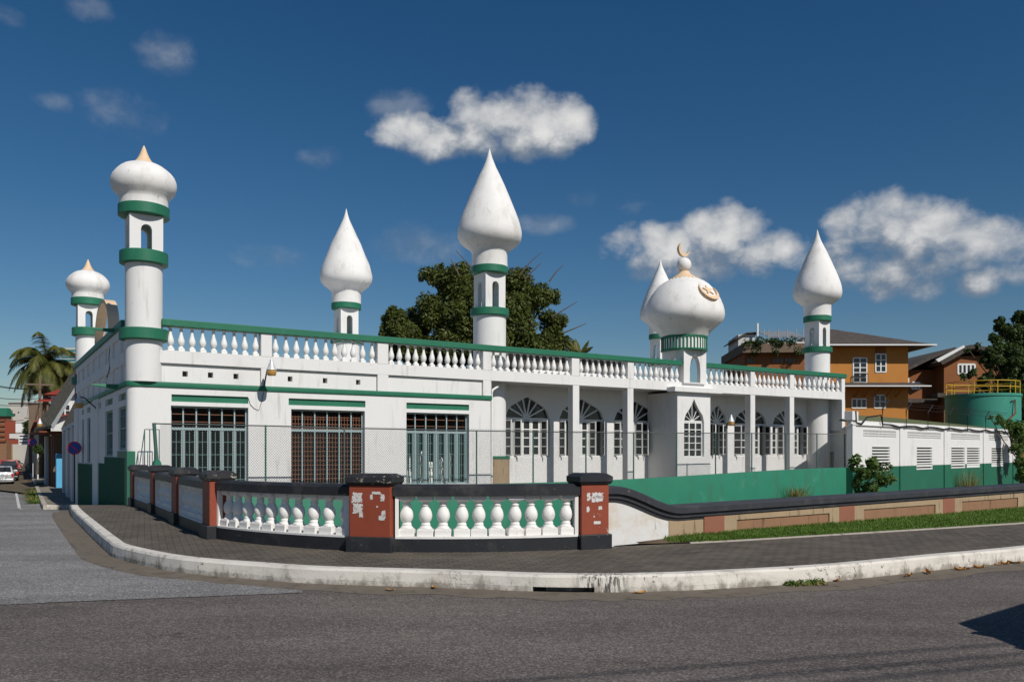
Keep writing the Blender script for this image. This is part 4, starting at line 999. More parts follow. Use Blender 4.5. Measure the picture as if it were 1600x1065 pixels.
p = P(1512, 765, 50); tuft('grass_tuft', 'tall weeds against the green dado under the paired louvred windows', p+Vector((0, 0, -.6)), .9, 1.9, 160, 8, 'weed', 'grass tuft')
rl = random.Random(12)
def onroad(x, y): p = G(x, y, .012); return p
# weeds in the gutter
t = thing('gutter_weed', 'clump of green weeds growing in the gutter below the cracked white kerb', 'weed', G(1255, 917, 0))
mb = MB()
for k in range(7): rr = random.Random(k); leaves(mb, [(Vector((-.17+.075*k, rr.uniform(-.03, .03)+.03*k, .03)), .055)], 46, .03, rr)
put('foliage', mb.raw('foliage', 'leaf_bush'), t)
mb = MB()
for k in range(6): rr = random.Random(k+20); leaves(mb, [(Vector((-.15+.09*k, .02*k, .02)), .05)], 14, .03, rr)
put('yellow_leaves', mb.raw('yellow_leaves', 'weed'), t)
for i, (x, y) in enumerate(((678, 919), (1305, 908), (1450, 896), (1500, 891), (1508, 889.5), (1530, 887.5), (1560, 883), (1570, 882), (1585, 880.5), (1000, 926.5), (1420, 900), (610, 922))):
    rr = random.Random(i+60); mb = MB(); L = rr.uniform(.05, .1); w = L*rr.uniform(.35, .5); c = rr.uniform(.01, .03)
    n = 8; vs = []
    for k in range(n+1): u = -1+2*k/n; ww = w*math.sqrt(max(0, 1-u*u))*(1-.2*u); vs += [(u*L, -ww, c*(1+u*u)), (u*L, 0, .004), (u*L, ww, c*(.6+u*u))]
    mb.add(vs, [(3*k+j, 3*k+3+j, 3*k+4+j, 3*k+1+j) for k in range(n) for j in range(2)])
    p = G(x, y-1, .022); o = put('fallen_leaf', mb.raw('fallen_leaf', 'leafdry'), None, p, rr.uniform(0, 6)); tag(o, 'small curled brown fallen leaf lying in the gutter against the kerb', 'leaf', 'fallen leaves along the gutter')
for i, (x, y, r) in enumerate(((1000, 848, .07), (1012, 846, .05), (1024, 843, .09), (1032, 846.5, .045))):
    rr = random.Random(i+90); p = G(x, y, Z0); bm = bmesh.new(); bmesh.ops.create_icosphere(bm, subdivisions=2, radius=r)
    for v in bm.verts: v.co *= rr.uniform(.75, 1.2); v.co.z = max(-.02, v.co.z*.7)
    me = bpy.data.meshes.new('stone'); bm.to_mesh(me); bm.free(); me.materials.append(M['bark']); o = put('rubble_stone', me, None, p)
    tag(o, 'dark lump of rubble on the dirt at the start of the lawn', 'stone', 'rubble beside the lawn')
mb = MB(); c = [LW(0.15), LW(.6), LW(1.6), LW(2.4), nearest(inner, LW(2.6)), nearest(inner, LW(.9)), nearest(inner, LW(.2))]
mb.add([(p.x, p.y, Z0+.008) for p in c], [tuple(range(7))]); struct('dirt_patch', mb, 'sand')
# ================================================================== ANNEX (right)
AN = R(44.0); AX, AY = 16.45, 40.0
ANX = thing('annex_building', 'long low white annex with green dado, slatted windows and barbed-wire brackets', 'annex', (AX, AY, 0), AN)
def aa(x):
    r = (x-800)/F; return (AY*r-AX)/(math.cos(AN)-math.sin(AN)*r)
AL = 27.6
lv = [(1362, 1391), (1432, 1457), (1486, 1508), (1510.5, 1531), (1549, 1568.5)]
vb = [(1349, 1400), (1418, 1470), (1486, 1531), (1545, 1575)]
L_ = [(aa(a), aa(b)) for a, b in lv]; V_ = [(aa(a), aa(b)) for a, b in vb]
mb = MB(); mb.wall(0, AL, .87, 3.17, 0, .25, [(a, b, .872 if 0 else .9, 1.93) for a, b in L_]+[(a, b, 2.36, 2.72) for a, b in V_])
mb.prism([(.02, .25), (.3, .25), (3.5, 1.25), (3.3, 1.45)], -2.2, 3.1); mb.box(AL-.25, AL, .25, 7, -2.2, 3.1); mb.box(-.05, AL+.1, -.09, .0, 2.93, 3.0); mb.box(-.12, .55, -.1, .3, 3.17, 3.6)
part('annex_wall', mb, 'white', ANX, bevel=.01)
mb = MB(); mb.wall(0, AL, -2.2, .868, -.006, .25, [(a, b, .62, .90) for a, b in L_]); part('dado', mb, 'green_dado', ANX)
for x in (1333, 1407, 1476, 1537, 1583):
    a = aa(x); mb = MB(); mb.box(a-.18, a+.18, -.06, .0, .87, 2.93); pl = part('pilaster', mb, 'white', ANX, bevel=.01)
    mb = MB(); mb.box(a-.18, a+.18, -.064, -.006, -2.2, .868); part('pilaster_foot', mb, 'green_dado', pl)
for i, (a, b) in enumerate(L_):
    f = MB(); f.box(a, a+.05, .0, .12, .62, 1.93); f.box(b-.05, b, .0, .12, .62, 1.93)
    n = 9
    for k in range(n):
        z = .64+1.24*k/(n-1)
        if i == 0 and k < 3: f.box(a+.04, a+(b-a)*.28, .0, .1, z, z+.075); f.box(a+(b-a)*.62, b-.04, .0, .1, z, z+.075)
        else: f.box(a+.04, b-.04, -.01, .10, z, z+.075)
    if i >= 3: f.box(a+.03, b-.03, .03, .08, .62, .86)
    fr = part('louvre_window', f, 'white_frame', ANX); mb = MB(); mb.box(a, b, .16, .2, .62, 1.93); part('window_recess', mb, 'dark', fr)
for a, b in V_:
    f = MB(); n = int((b-a)/.17)
    for k in range(n+1): x = a+(b-a)*k/n; f.box(x-.022, x+.022, .02, .1, 2.36, 2.72)
    for k in range(4): z = 2.36+.36*k/3; f.box(a, b, .018, .102, z-.022, z+.022)
    fr = part('vent_block', f, 'white_trim', ANX); mb = MB(); mb.box(a, b, .14, .18, 2.36, 2.72); part('vent_recess', mb, 'panel_terra', fr)
rp_ = [(0, .3), (.02, .62), (3.37, 1.4), (4.9, 8.5), (AL+.2, 8.5), (AL+.2, .3)]; rz_ = lambda y: 3.16+(y-.3)*.133
mb = MB(); n = 6; mb.add([(x, y, rz_(y)) for x, y in rp_]+[(x, y, rz_(y)-.06) for x, y in rp_], [(0,1,2), (0,2,5), (2,3,4,5), (8,7,6), (11,8,6), (11,10,9,8)]+[(i, (i+1) % 6, 6+(i+1) % 6, 6+i) for i in range(6)])
for k in range(60):
    x = .2+k*.46; ye = 8.5 if x > 4.9 else .6+.23*x; mb.add([(x, .32, 3.165), (x+.09, .32, 3.165), (x+.09, ye, rz_(ye)+.005), (x, ye, rz_(ye)+.005), (x+.045, .32, 3.21), (x+.045, ye, rz_(ye)+.05)], [(0,4,5,3), (4,1,2,5)])
part('metal_roof', mb, 'roof_moss', ANX)
for x in (1376, 1413, 1447, 1480, 1509, 1537.5):
    a = aa(x); mb = MB(); mb.tube([(a, -.1, 2.9), (a, -.1, 3.85), (a+.75, -.1, 4.3)], .035, 6); part('wire_bracket', mb, 'blackmetal', ANX)
mb = MB(); rr = random.Random(5)
pts = [(.2, -.12, 3.6), (.25, -.12, 3.05), (.9, -.12, 3.0), (1.5, -.12, 3.35), (3.2, -.12, 3.5), (3.4, -.12, 3.05)]+[(3.4+k*1.1, -.12, 3.0+.05*math.sin(k*2.2)) for k in range(1, 21)]
mb.tube(pts, .04, 6); part('cable', mb, 'cable', ANX)
for z0, k in ((3.95, 0), (4.15, .35), (4.28, .7)):
    mb = MB(); mb.tube([(1.0+k+m*1.2, -.1, z0+.02*math.sin(m*3)) for m in range(20)], .012, 4); part('barbed_wire', mb, 'cable', ANX)
# ================================================================== TANK
tc_ = P(1535, 617, 76); TK = thing('water_tank', 'round teal water tank with yellow railing on its roof', 'tank', (tc_.x, tc_.y, -1)); zt = tc_.z+1; r = 3.06
mb = MB(); mb.lathe([(r, 0), (r, zt-.25), (r+.08, zt-.22), (r+.08, zt), (0.1, zt+.2)], 56); part('tank_shell', mb, 'teal', TK, smooth=30)
for k in range(10):
    a = 2*PI*k/10+.2; mb = MB(); mb.tube([(r*.97*math.cos(a), r*.97*math.sin(a), zt), (r*.97*math.cos(a), r*.97*math.sin(a), zt+1.15)], .05, 6); part('rail_post', mb, 'yellow', TK)
for z in (.6, 1.13):
    mb = MB(); mb.tube([(r*.97*math.cos(2*PI*k/40), r*.97*math.sin(2*PI*k/40), zt+z) for k in range(41)], .045, 6); part('rail', mb, 'yellow', TK)
mb = MB(); mb.tube([(.3, -r-.1, zt-2.6), (1.15, -r-.05, zt-1.8), (1.2, -r+.1, zt-.6), (.85, -r, zt-.75)], .07, 8); part('pipe', mb, 'rust', TK, smooth=60)
# ================================================================== ORANGE BUILDINGS
def window(parent, x0, x1, z0, z1, y, cols, rows, mat='white_frame', th=.07):
    f = MB(); 
    for k in range(cols+1): x = x0+(x1-x0)*k/cols; f.box(x-th/2, x+th/2, y-.06, y+.03, z0, z1)
    for k in range(rows+1): z = z0+(z1-z0)*k/rows; t_ = th/2 if k in (0, rows) else th/3; f.box(x0, x1, y-.055, y+.028, z-t_, z+t_)
    fr = part('window', f, mat, parent); mb = MB(); mb.box(x0, x1, y-.012, y+.01, z0, z1); part('pane', mb, 'glass', fr); return fr
YB = 75.0; k_ = YB/F; xz = lambda x: (x-800)*k_; zy = lambda y: EYE+(HZ-y)*k_
OB = thing('orange_house', 'orange two-storey house with dark hip roof and white windows', 'house', (xz(1330), YB, 0))
ox = xz(1330)
mb = MB(); mb.box(xz(1258)-ox, xz(1419)-ox, 0, 11, -1.5, zy(541)); part('wall', mb, 'orange', OB)
e0, e1, ze, za = xz(1238)-ox, xz(1451)-ox, zy(541), zy(519.5)
mb = MB(); R1, R2 = xz(1315)-ox, xz(1338)-ox
mb.add([(e0, -1.3, ze), (e1, -1.3, ze), (e1, 12.3, ze), (e0, 12.3, ze), (R1, 5.4, za+1.1), (R2, 5.4, za+1.1)], [(0,1,5,4), (1,2,5), (2,3,4,5), (3,0,4), (3,2,1,0)]); rf = part('roof', mb, 'roof_grey', OB)
mb = MB(); mb.box(e0, e1, -1.36, -1.3, ze-.08, ze+.04); mb.box(e1, e1+.06, -1.36, 12.3, ze-.08, ze+.04); part('fascia', mb, 'white_frame', rf)
mb = MB(); mb.add([(xz(1300)-ox, -1.6, zy(604)), (xz(1441)-ox, -1.6, zy(604)), (xz(1425)-ox, 0, zy(599)+.1), (xz(1300)-ox, 0, zy(599)+.1), (xz(1300)-ox, -1.6, zy(604)-.12), (xz(1441)-ox, -1.6, zy(604)-.12), (xz(1425)-ox, 0, zy(599)-.1), (xz(1300)-ox, 0, zy(599)-.1)], [(0,1,2,3), (7,6,5,4), (0,4,5,1), (1,5,6,2), (2,6,7,3), (3,7,4,0)])
cn = part('canopy', mb, 'roof_grey', OB); mb = MB(); mb.box(xz(1300)-ox, xz(1441)-ox, -1.66, -1.6, zy(604)-.10, zy(604)+.0); part('fascia', mb, 'white_frame', cn)
for x in (1335, 1350, 1366, 1384, 1400): 
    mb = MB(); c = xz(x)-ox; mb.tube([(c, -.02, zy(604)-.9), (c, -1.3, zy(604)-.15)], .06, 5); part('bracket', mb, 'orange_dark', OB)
w_ = window(OB, xz(1333)-ox, xz(1354)-ox, zy(597), zy(559), 0, 2, 5, th=.11)
mb = MB()
for k in range(8): x = xz(1333)-ox+(xz(1354)-xz(1333))*k/7; mb.box(x-.02, x+.02, -.3, -.26, zy(597), zy(584))
mb.box(xz(1333)-ox, xz(1354)-ox, -.31, -.25, zy(584)-.04, zy(584)+.04); part('balconette', mb, 'blackmetal', OB)
window(OB, xz(1368)-ox, xz(1384)-ox, zy(581), zy(553), 0, 2, 3, th=.11)
window(OB, xz(1331)-ox, xz(1353)-ox, zy(637), zy(623), 0, 3, 1, th=.11); window(OB, xz(1366)-ox, xz(1383)-ox, zy(637), zy(617), 0, 2, 2, th=.11)
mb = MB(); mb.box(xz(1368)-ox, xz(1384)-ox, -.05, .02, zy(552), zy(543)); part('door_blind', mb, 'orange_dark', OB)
# roof-terrace house
YT = 70.0; k2 = YT/F; xt = lambda x: (x-800)*k2; zt_ = lambda y: EYE+(HZ-y)*k2; tx = xt(1210)
TB = thing('terrace_house', 'orange house, wall coloured darker for shade, with planted roof terrace, grey shed and pergola', 'house', (tx, YT, 0), R(-4))
mb = MB(); mb.box(xt(1163)-tx, xt(1262)-tx, 0, 9, -1.5, zt_(552)); part('wall', mb, 'orange_dark', TB)  # wall shading comes from the darker orange
mb = MB(); mb.box(xt(1158)-tx, xt(1262)-tx, -.8, 9, zt_(552), zt_(538)); part('terrace_parapet', mb, 'wood', TB)
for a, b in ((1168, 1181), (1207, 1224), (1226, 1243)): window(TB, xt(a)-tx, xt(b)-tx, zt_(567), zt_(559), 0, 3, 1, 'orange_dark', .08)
mb = MB(); mb.box(xt(1160)-tx, xt(1186)-tx, 1.5, 6, zt_(538), zt_(518)); sh = part('shed', mb, 'greywall', TB)
mb = MB(); mb.prism([(xt(1154)-tx, zt_(525)), (xt(1172)-tx, zt_(515.5)), (xt(1192)-tx, zt_(515)), (xt(1192)-tx, zt_(516.5)), (xt(1172)-tx, zt_(517)), (xt(1154)-tx, zt_(527))], -1.2, -6.5, Matrix(((1,0,0,0),(0,0,-1,0),(0,1,0,0),(0,0,0,1)))); part('shed_roof', mb, 'roof_grey', sh)
for x in (1196, 1203, 1218, 1232, 1246, 1256):
    mb = MB(); c = xt(x)-tx; mb.box(c-.045, c+.045, .4, .49, zt_(538), zt_(513)); part('pergola_post', mb, 'grey_metal', TB)
for x in (1203, 1256):
    mb = MB(); c = xt(x)-tx; mb.box(c-.045, c+.045, 4.4, 4.5, zt_(538), zt_(511)); part('pergola_post', mb, 'grey_metal', TB)
mb = MB(); mb.box(xt(1196)-tx, xt(1258)-tx, .38, .54, zt_(535.5), zt_(533.5)); part('pergola_rail', mb, 'white_frame', TB)
for k in range(9):
    x = xt(1205+6*k)-tx; mb = MB(); mb.add([Vector(v) for v in ((x, .3, zt_(522)), (x+.5, .3, zt_(522)), (x+1.0, 5, zt_(512)), (x+.5, 5, zt_(512)))], [(0,1,2,3)]); 
    mb = MB(); mb.box(0, .34, 0, 4.8, 0, .05, TR(x, .3, zt_(527), 0, R(14))); part('pergola_slat', mb, 'grey_metal', TB)
mb = MB(); rr = random.Random(21)
ce = [(Vector((rr.uniform(xt(1162)-tx, xt(1255)-tx), rr.uniform(-.95, -.2), rr.uniform(zt_(552), zt_(534)))), rr.uniform(.2, .45)) for k in range(26)]
leaves(mb, ce, 2600, .12, rr); stuff(put('terrace_plants', mb.raw('terrace_plants', 'leaf_dark'), TB))
mb = MB(); mb.tube([(xt(1188)-tx, 1, zt_(538)), (xt(1188)-tx, 1, zt_(502))], .1, 8); part('vent_pipe', mb, 'white_frame', TB)
# second orange house
YC = 96.0; k3 = YC/F; xc = lambda x: (x-800)*k3; zc = lambda y: EYE+(HZ-y)*k3; cx0 = xc(1500)
OC = thing('gabled_house', 'orange house, its shade put into a darker wall colour, with grey gabled roofs behind the water tank', 'house', (cx0, YC, 0))
mb = MB(); mb.box(xc(1424)-cx0, xc(1475)-cx0, 2, 12, -1.5, zc(575)); mb.box(xc(1475)-cx0, xc(1640)-cx0, 0, 12, -1.5, zc(556)); part('wall', mb, 'orange_dark', OC)  # shaded look of these walls is in their colour
def roofpoly(parent, pts, y0, y1, name='roof'):
    mb = MB(); mb.prism([(xc(x)-cx0, zc(y)) for x, y in pts], -y0, -y1, Matrix(((1,0,0,0),(0,0,-1,0),(0,1,0,0),(0,0,0,1)))); return part(name, mb, 'roof_grey', parent)
roofpoly(OC, [(1415, 577), (1455, 556), (1497, 541), (1497, 545), (1457, 561), (1416, 581)], .5, 12)
r2 = roofpoly(OC, [(1462, 566), (1510, 540), (1600, 552), (1660, 560), (1660, 565), (1512, 546), (1466, 571)], -1, 12.5)
mb = MB(); mb.prism([(xc(x)-cx0, zc(y)) for x, y in ((1455, 563), (1498, 541), (1500, 544), (1459, 567))], .9, 1.1, Matrix(((1,0,0,0),(0,0,-1,0),(0,1,0,0),(0,0,0,1)))); part('barge_board', mb, 'white_frame', r2)
mb = MB(); mb.box(xc(1418)-cx0, xc(1480)-cx0, .6, 2, zc(628), zc(622)); part('canopy', mb, 'roof_grey', OC)
mb = MB(); mb.box(xc(1456)-cx0, xc(1520)-cx0, -1.3, 0, zc(621), zc(615)); part('canopy', mb, 'roof_grey', OC)
window(OC, xc(1497)-cx0, xc(1523)-cx0, zc(584), zc(569), 0, 4, 1, th=.2); window(OC, xc(1424)-cx0, xc(1432)-cx0, zc(600), zc(588), 2, 2, 1, th=.2); window(OC, xc(1438)-cx0, xc(1450)-cx0, zc(605), zc(595), 2, 2, 1, th=.2); window(OC, xc(1472)-cx0+.6, xc(1486)-cx0, zc(650), zc(630), 0, 2, 1, th=.2)
# ================================================================== TREES
def tree(name, label, base, clumps, n, size, mat, seed, trunk_r=.35, sub=9, limbs=True, fill=.42):
    t = thing(name, label, 'tree', base); rr = random.Random(seed); b = Vector(base); mb = MB(); ce = []
    tot = sum(r*r for c, r in clumps)
    for c, r in clumps:
        k = max(5, int(sub*3*r*r/(tot/len(clumps))))
        for j in range(k):
            d = Vector((rr.gauss(0, 1), rr.gauss(0, 1), rr.gauss(0, 1))).normalized(); d *= rr.uniform(.35, 1)
            ce.append((Vector(c)-b+d*r*.82, r*rr.uniform(.18, fill)))
    rr.shuffle(ce); wts = [q*q for _, q in ce]; S = sum(wts)
    for (c, r), w in zip(ce, wts): leaves(mb, [(c, r)], max(6, int(n*w/S)), size, rr)
    put('crown', mb.raw('crown', mat), t)
    mb = MB(); tp = sum((Vector(c)-b for c, r in clumps), Vector())/len(clumps); mid = Vector((tp.x*.2, tp.y*.2, tp.z*.5))
    mb.tube([(0, 0, -.3), (.05, 0, tp.z*.25), mid], trunk_r*1.25, 10, trunk_r*.75)
    for c, r in clumps:
        q = Vector(c)-b; m2 = mid.lerp(q, .5)+Vector((rr.uniform(-.3, .3), rr.uniform(-.3, .3), -.15*r)); mb.tube([mid, m2, q, q+Vector((rr.uniform(-.3, .3), 0, r*.6))], trunk_r*.45, 6, .03)
    part('trunk', mb, 'bark', t, smooth=60); return t
def pc(x, y, Y, rpx): return (P(x, y, Y), rpx*Y/F)
Yt = 62
cl = [pc(675, 432, Yt, 22), pc(715, 440, Yt-1, 34), pc(760, 452, Yt+1, 36), pc(805, 448, Yt, 30), pc(835, 465, Yt-1, 27), pc(865, 505, Yt, 26), pc(800, 495, Yt-2, 42), pc(730, 490, Yt-2.5, 44), pc(680, 490, Yt-1, 32), pc(655, 520, Yt, 26), pc(868, 535, Yt, 24), pc(830, 540, Yt-1.5, 36), pc(770, 540, Yt-2.5, 42), pc(705, 540, Yt-2, 40), pc(660, 555, Yt, 30), pc(650, 500, Yt, 20), pc(640, 540, Yt, 26), pc(884, 532, Yt, 14), pc(645, 510, Yt, 26), pc(860, 460, Yt, 18), pc(690, 420, Yt, 14), pc(815, 425, Yt, 16)]
TREE = tree('broadleaf_tree', 'large dense broadleaf tree behind the mosque beside the tallest pointed minaret', tuple(P(760, 745, Yt)), [(tuple(c), r) for c, r in cl], 115000, .145, 'leaf_tree', 5, sub=12, fill=.5)
for pts in (((718, 432), (710, 415), (704, 404)), ((742, 424), (728, 408), (712, 391)), ((812, 430), (828, 410), (846, 394)), ((820, 436), (836, 420), (845, 411)), ((858, 440), (868, 426), (880, 414)), ((862, 495), (884, 482), (902, 471)), ((880, 520), (900, 512), (916, 505))):
    mb = MB(); mb.tube([P(x, y, Yt-3)-TREE.location for x, y in pts], .06, 5, .02); part('bare_twig', mb, 'bark', TREE)
cl = [pc(618, 498, 60, 22), pc(604, 520, 60, 17), pc(630, 520, 59, 24), pc(612, 545, 60, 24), pc(640, 545, 59, 22), pc(595, 540, 60, 14)]
tree('broadleaf_tree', 'smaller round tree at the left foot of the large tree behind the mosque', tuple(P(618, 745, 60)), [(tuple(c), r) for c, r in cl], 34000, .135, 'leaf_tree', 6, .22, fill=.5)
Yr = 84
cl = [pc(x, y, Yr+dy, r) for x, y, r, dy in ((1565, 505, 17, 0), (1595, 500, 20, 1), (1590, 530, 26, 0), (1556, 530, 16, -1), (1530, 540, 10, -1), (1512, 545, 7, -2), (1550, 556, 20, -2), (1585, 565, 30, -1), (1520, 583, 11, -2), (1502, 588, 8, -3), (1540, 590, 16, -2), (1575, 600, 24, -1), (1610, 590, 30, 0), (1600, 625, 26, 0), (1620, 540, 30, 1), (1640, 590, 34, 1), (1595, 650, 24, 0), (1535, 610, 14, 1), (1560, 625, 18, 1))]
tree('leafy_tree', 'dark leafy tree with spreading boughs at the right edge behind the water tank', tuple(P(1612, 755, Yr)), [(tuple(c), r) for c, r in cl], 80000, .19, 'leaf_dark', 7, .16, fill=.42)
cl = [pc(1575, 662, 55, 12), pc(1590, 672, 55, 16), pc(1560, 655, 56, 9), pc(1593, 700, 55, 13), pc(1597, 725, 55, 14), pc(1606, 690, 56, 20), pc(1605, 745, 55, 18), pc(1548, 652, 56, 5)]
t = tree('creeper_bush', 'leafy creeper spilling over the far end of the white annex', tuple(P(1600, 765, 55)), [(tuple(c), r) for c, r in cl], 9000, .11, 'leaf_bush', 9, .08, fill=.5); t['category'] = 'bush'
def palm(name, label, base, top, n, L, seed, mat='leaf_palm', droop=1.0, lw=1.0):
    t = thing(name, label, 'palm', base); rr = random.Random(seed); b = Vector(base); tp = Vector(top)-b
    mb = MB(); mb.tube([(0, 0, -.2), (tp.x*.3, tp.y*.3, tp.z*.4), (tp.x*.8, tp.y*.8, tp.z*.8), tp], .24, 10, .15); part('trunk', mb, 'bark', t, smooth=60)
    for k in range(n):
        a = 2*PI*k/n*1.618*2+rr.uniform(-.2, .2); up = rr.uniform(-.5, 1.4); l = L*rr.uniform(.8, 1.1); mb = MB(); pts = []; m = 14
        d = Vector((math.cos(a)*math.cos(up), math.sin(a)*math.cos(up), math.sin(up))); p = tp.copy(); v = d
        for i in range(m+1):
            pts.append(p.copy()); v = (v+Vector((0, 0, -.115*droop*(1+i*.08)))).normalized(); p = p+v*l/m
        mb.tube(pts, .035, 4, .008); side = Vector((-math.sin(a), math.cos(a), 0))
        for i in range(1, m*6):
            f = i/(m*6); j = min(int(f*m), m-1); q = pts[j].lerp(pts[j+1], f*m-j); dr = (pts[j+1]-pts[j]).normalized(); ll = l*.24*math.sin(PI*min(1, f*.9+.12))**.7
            for sg in (-1, 1):
                e = (side*sg*.8+dr*.55+Vector((0, 0, -.45-.4*rr.random()))).normalized()*ll*rr.uniform(.8, 1.1); w = dr*.045*lw; o = len(mb.v)
                mb.v += [tuple(q-w), tuple(q+w), tuple(q+e*.6+w*.8-Vector((0, 0, .02))), tuple(q+e-Vector((0, 0, ll*.22))), tuple(q+e*.6-w*.8)]; mb.f.append((o, o+1, o+2, o+3, o+4))
        put('frond', mb.raw('frond', mat), t)
    return t
palm('coconut_palm', 'tall coconut palm with drooping fronds above the side-street houses', tuple(P(66, 745, 84)), tuple(P(72, 568, 84)), 46, 4.9, 4, droop=1.2, lw=.7)
palm('coconut_palm', 'palm top just showing over the roof rail right of the large tree', tuple(P(905, 745, 58)), tuple(P(905, 555, 58)), 14, 1.3, 9, 'leaf_palm', .35)
# ================================================================== SIDE STREET
def house(name, label, a, b0, b1, z1, mat, cat='building', group=None):
    p = ST(a[0], b0); t = thing(name, label, cat, (p.x, p.y, -1.1), math.atan2(sd.y, sd.x))
    t['dims'] = 0; del t['dims']
    mb = MB(); mb.box(0, a[1]-a[0], -(b1-b0), 0, 0, z1+1.1); part('wall', mb, mat, t); return t
def gable(parent, L, b0, ridge, bw, ze, zr, mat, over=.5, name='roof'):
    # ridge along the street, eaves at -b0.. local y negative = away from the street
    mb = MB(); e = over
    mb.prism([(e, ze-.05*e*2), (-ridge, zr), (-bw-e, ze-.1), (-bw-e, ze-.22), (-ridge, zr-.14), (e, ze-.2)], -.4, L+.4, Matrix(((0,0,1,0),(1,0,0,0),(0,1,0,0),(0,0,0,1)))); return part(name, mb, mat, parent)
H = house('garage', 'low pale grey flat-roofed garage just beyond the mosque corner', (1.2, 15), 0, 6, 2.9, 'greywall', 'garage')
mb = MB(); mb.box(-.2, 14, -6.1, .25, 4.0, 4.2); part('roof', mb, 'greywall', H)
for x0, x1 in ((.6, 2.4), (5.2, 7.4), (11, 12)): mb = MB(); mb.box(x0, x1, 0, .3, .1, 3.95); part('pilaster', mb, 'greywall', H)
for x0, x1 in ((2.6, 5), (7.6, 10.8)): mb = MB(); mb.box(x0, x1, -.02, .03, .2, 3.2); part('door', mb, 'grey_metal', H)
mb = MB(); mb.box(2.5, 3.0, -.02, .05, 3.3, 3.9); part('vent', mb, 'dark', H)
H = house('shingle_house', 'old house with a mottled shingle gable roof and dark open gable', (18, 30), .3, 10, 3.0, 'wood', 'house'); H.rotation_euler.z += R(3.5)
mb = MB(); mb.prism([(1.0, 4.5), (-1.3, 8.8), (-5, 9.6), (-9.6, 4.4), (-9.6, 4.2), (-5, 9.3), (-1.3, 8.55), (1.0, 4.3)], -.4, 12.4, Matrix(((0,0,1,0),(1,0,0,0),(0,1,0,0),(0,0,0,1)))); part('roof', mb, 'stoneroof', H)
mb = MB(); mb.prism([(0.5, 4.2), (-1.3, 8.3), (-5, 9.2), (-9.2, 4.2)], -.02, .04, Matrix(((0,0,1,0),(1,0,0,0),(0,1,0,0),(0,0,0,1)))); part('gable_wall', mb, 'dark', H)
mb = MB(); mb.prism([(1.1, 4.45), (-1.3, 8.9), (-5, 9.7), (-5, 9.4), (-1.25, 8.55), (1.0, 4.15)], -.55, -.42, Matrix(((0,0,1,0),(1,0,0,0),(0,1,0,0),(0,0,0,1)))); part('barge_board', mb, 'grey_metal', H)
mb = MB(); mb.box(3, 12, -.3, 1.5, 4.05, 4.15); part('awning', mb, 'rust', H)
for x, m_, w in ((2.2, 'cyan', .55), (4.2, 'wood', .3), (5.4, 'terra', .25), (7.5, 'wood', .3), (10, 'greywall', .9)):
    mb = MB(); mb.box(x, x+w, .02, .55, .1, 3.9 if m_ != 'cyan' else 2.6); part('shopfront_panel', mb, m_, H)
mb = MB(); mb.box(1, 11.6, .01, .04, .3, 3.6); part('shop_opening', mb, 'dark', H)
H = house('shop', 'pale yellow shopfront under a rust-red lean-to awning', (48.5, 62), .4, 9, 4.2, 'pale_yellow', 'shop')
mb = MB(); mb.add([(-11, 1.9, 5.35), (27.5, 1.9, 5.35), (27.5, -2.2, 6.4), (-11, -2.2, 6.4), (-11, 1.9, 5.25), (27.5, 1.9, 5.25), (27.5, -2.2, 6.3), (-11, -2.2, 6.3)], [(0,1,2,3), (7,6,5,4), (0,4,5,1), (1,5,6,2), (2,6,7,3), (3,7,4,0)]); part('awning', mb, 'roof_red', H)
for k in range(-2, 7): mb = MB(); mb.box(.3+4*k, .42+4*k, 1.5, 1.62, .1, 5.2); part('awning_post', mb, 'pale_yellow' if k % 2 else 'greywall', H)
for k in range(3): mb = MB(); mb.box(1+4*k, 3.6+4*k, -.01, .04, .2, 3.2); part('shop_opening', mb, 'dark', H)
p = P(102, 640, 72)
H = thing('red_roof_house', 'white house with a bright red metal roof behind the shingle roof', 'house', (p.x, p.y, -1), R(12)); zq = lambda y: EYE+(HZ-y)*72/F+1
mb = MB(); mb.box(-1.15, 3, 0, 8, 0, zq(618)); part('wall', mb, 'white', H)
mb = MB(); mb.add([(-1.6, -.5, zq(617)), (3.4, -.5, zq(617)), (3.2, 4, zq(600)), (-1.2, 4, zq(600)), (3.4, 8.5, zq(617)), (-1.6, 8.5, zq(617))], [(0,1,2,3), (3,2,4,5), (0,3,5), (1,4,2), (5,4,1,0)]); part('roof', mb, 'roof_red', H)
mb = MB(); mb.add([(-2.0, -.9, zq(627)), (-.9, -.9, zq(627)), (-.9, 2, zq(616)), (-1.5, 2, zq(616)), (-2, -.9, zq(628.5)), (-.9, -.9, zq(628.5))], [(0,1,2,3), (0,4,5,1)]); part('porch_roof', mb, 'roof_red', H)
for x0 in (-.4, 1.2): window(H, x0, x0+.8, zq(650), zq(632), 0, 2, 2, th=.1)
p = P(54, 660, 95); H = thing('brown_tower', 'dark brown windowless block beside the palm trunk', 'building', (p.x, p.y, -1), R(25))
mb = MB(); mb.box(-.6, 1.4, 0, 4, 0, P(54, 631, 95).z+1); part('wall', mb, 'wood', H); mb = MB(); mb.box(-.7, 1.5, -.1, 4.1, P(54, 631, 95).z+1, P(54, 630, 95).z+1.1); part('coping', mb, 'roof_grey', H)
YW = 170; zq = lambda y: EYE+(HZ-y)*YW/F+1; xq = lambda x: (x-30)*YW/F
p = P(30, 640, YW); H = thing('white_block', 'cream white flat-roofed block far down the side street', 'building', (p.x, p.y, -1))
mb = MB(); mb.box(xq(13), xq(46), 0, 3, 0, zq(629)); part('wall', mb, 'concrete', H)
mb = MB(); mb.box(xq(12.5), xq(46.5), -.3, 3.2, zq(629), zq(627.5)); mb.box(xq(26), xq(31), 1, 3, zq(627.5), zq(625)); part('parapet', mb, 'concrete', H)
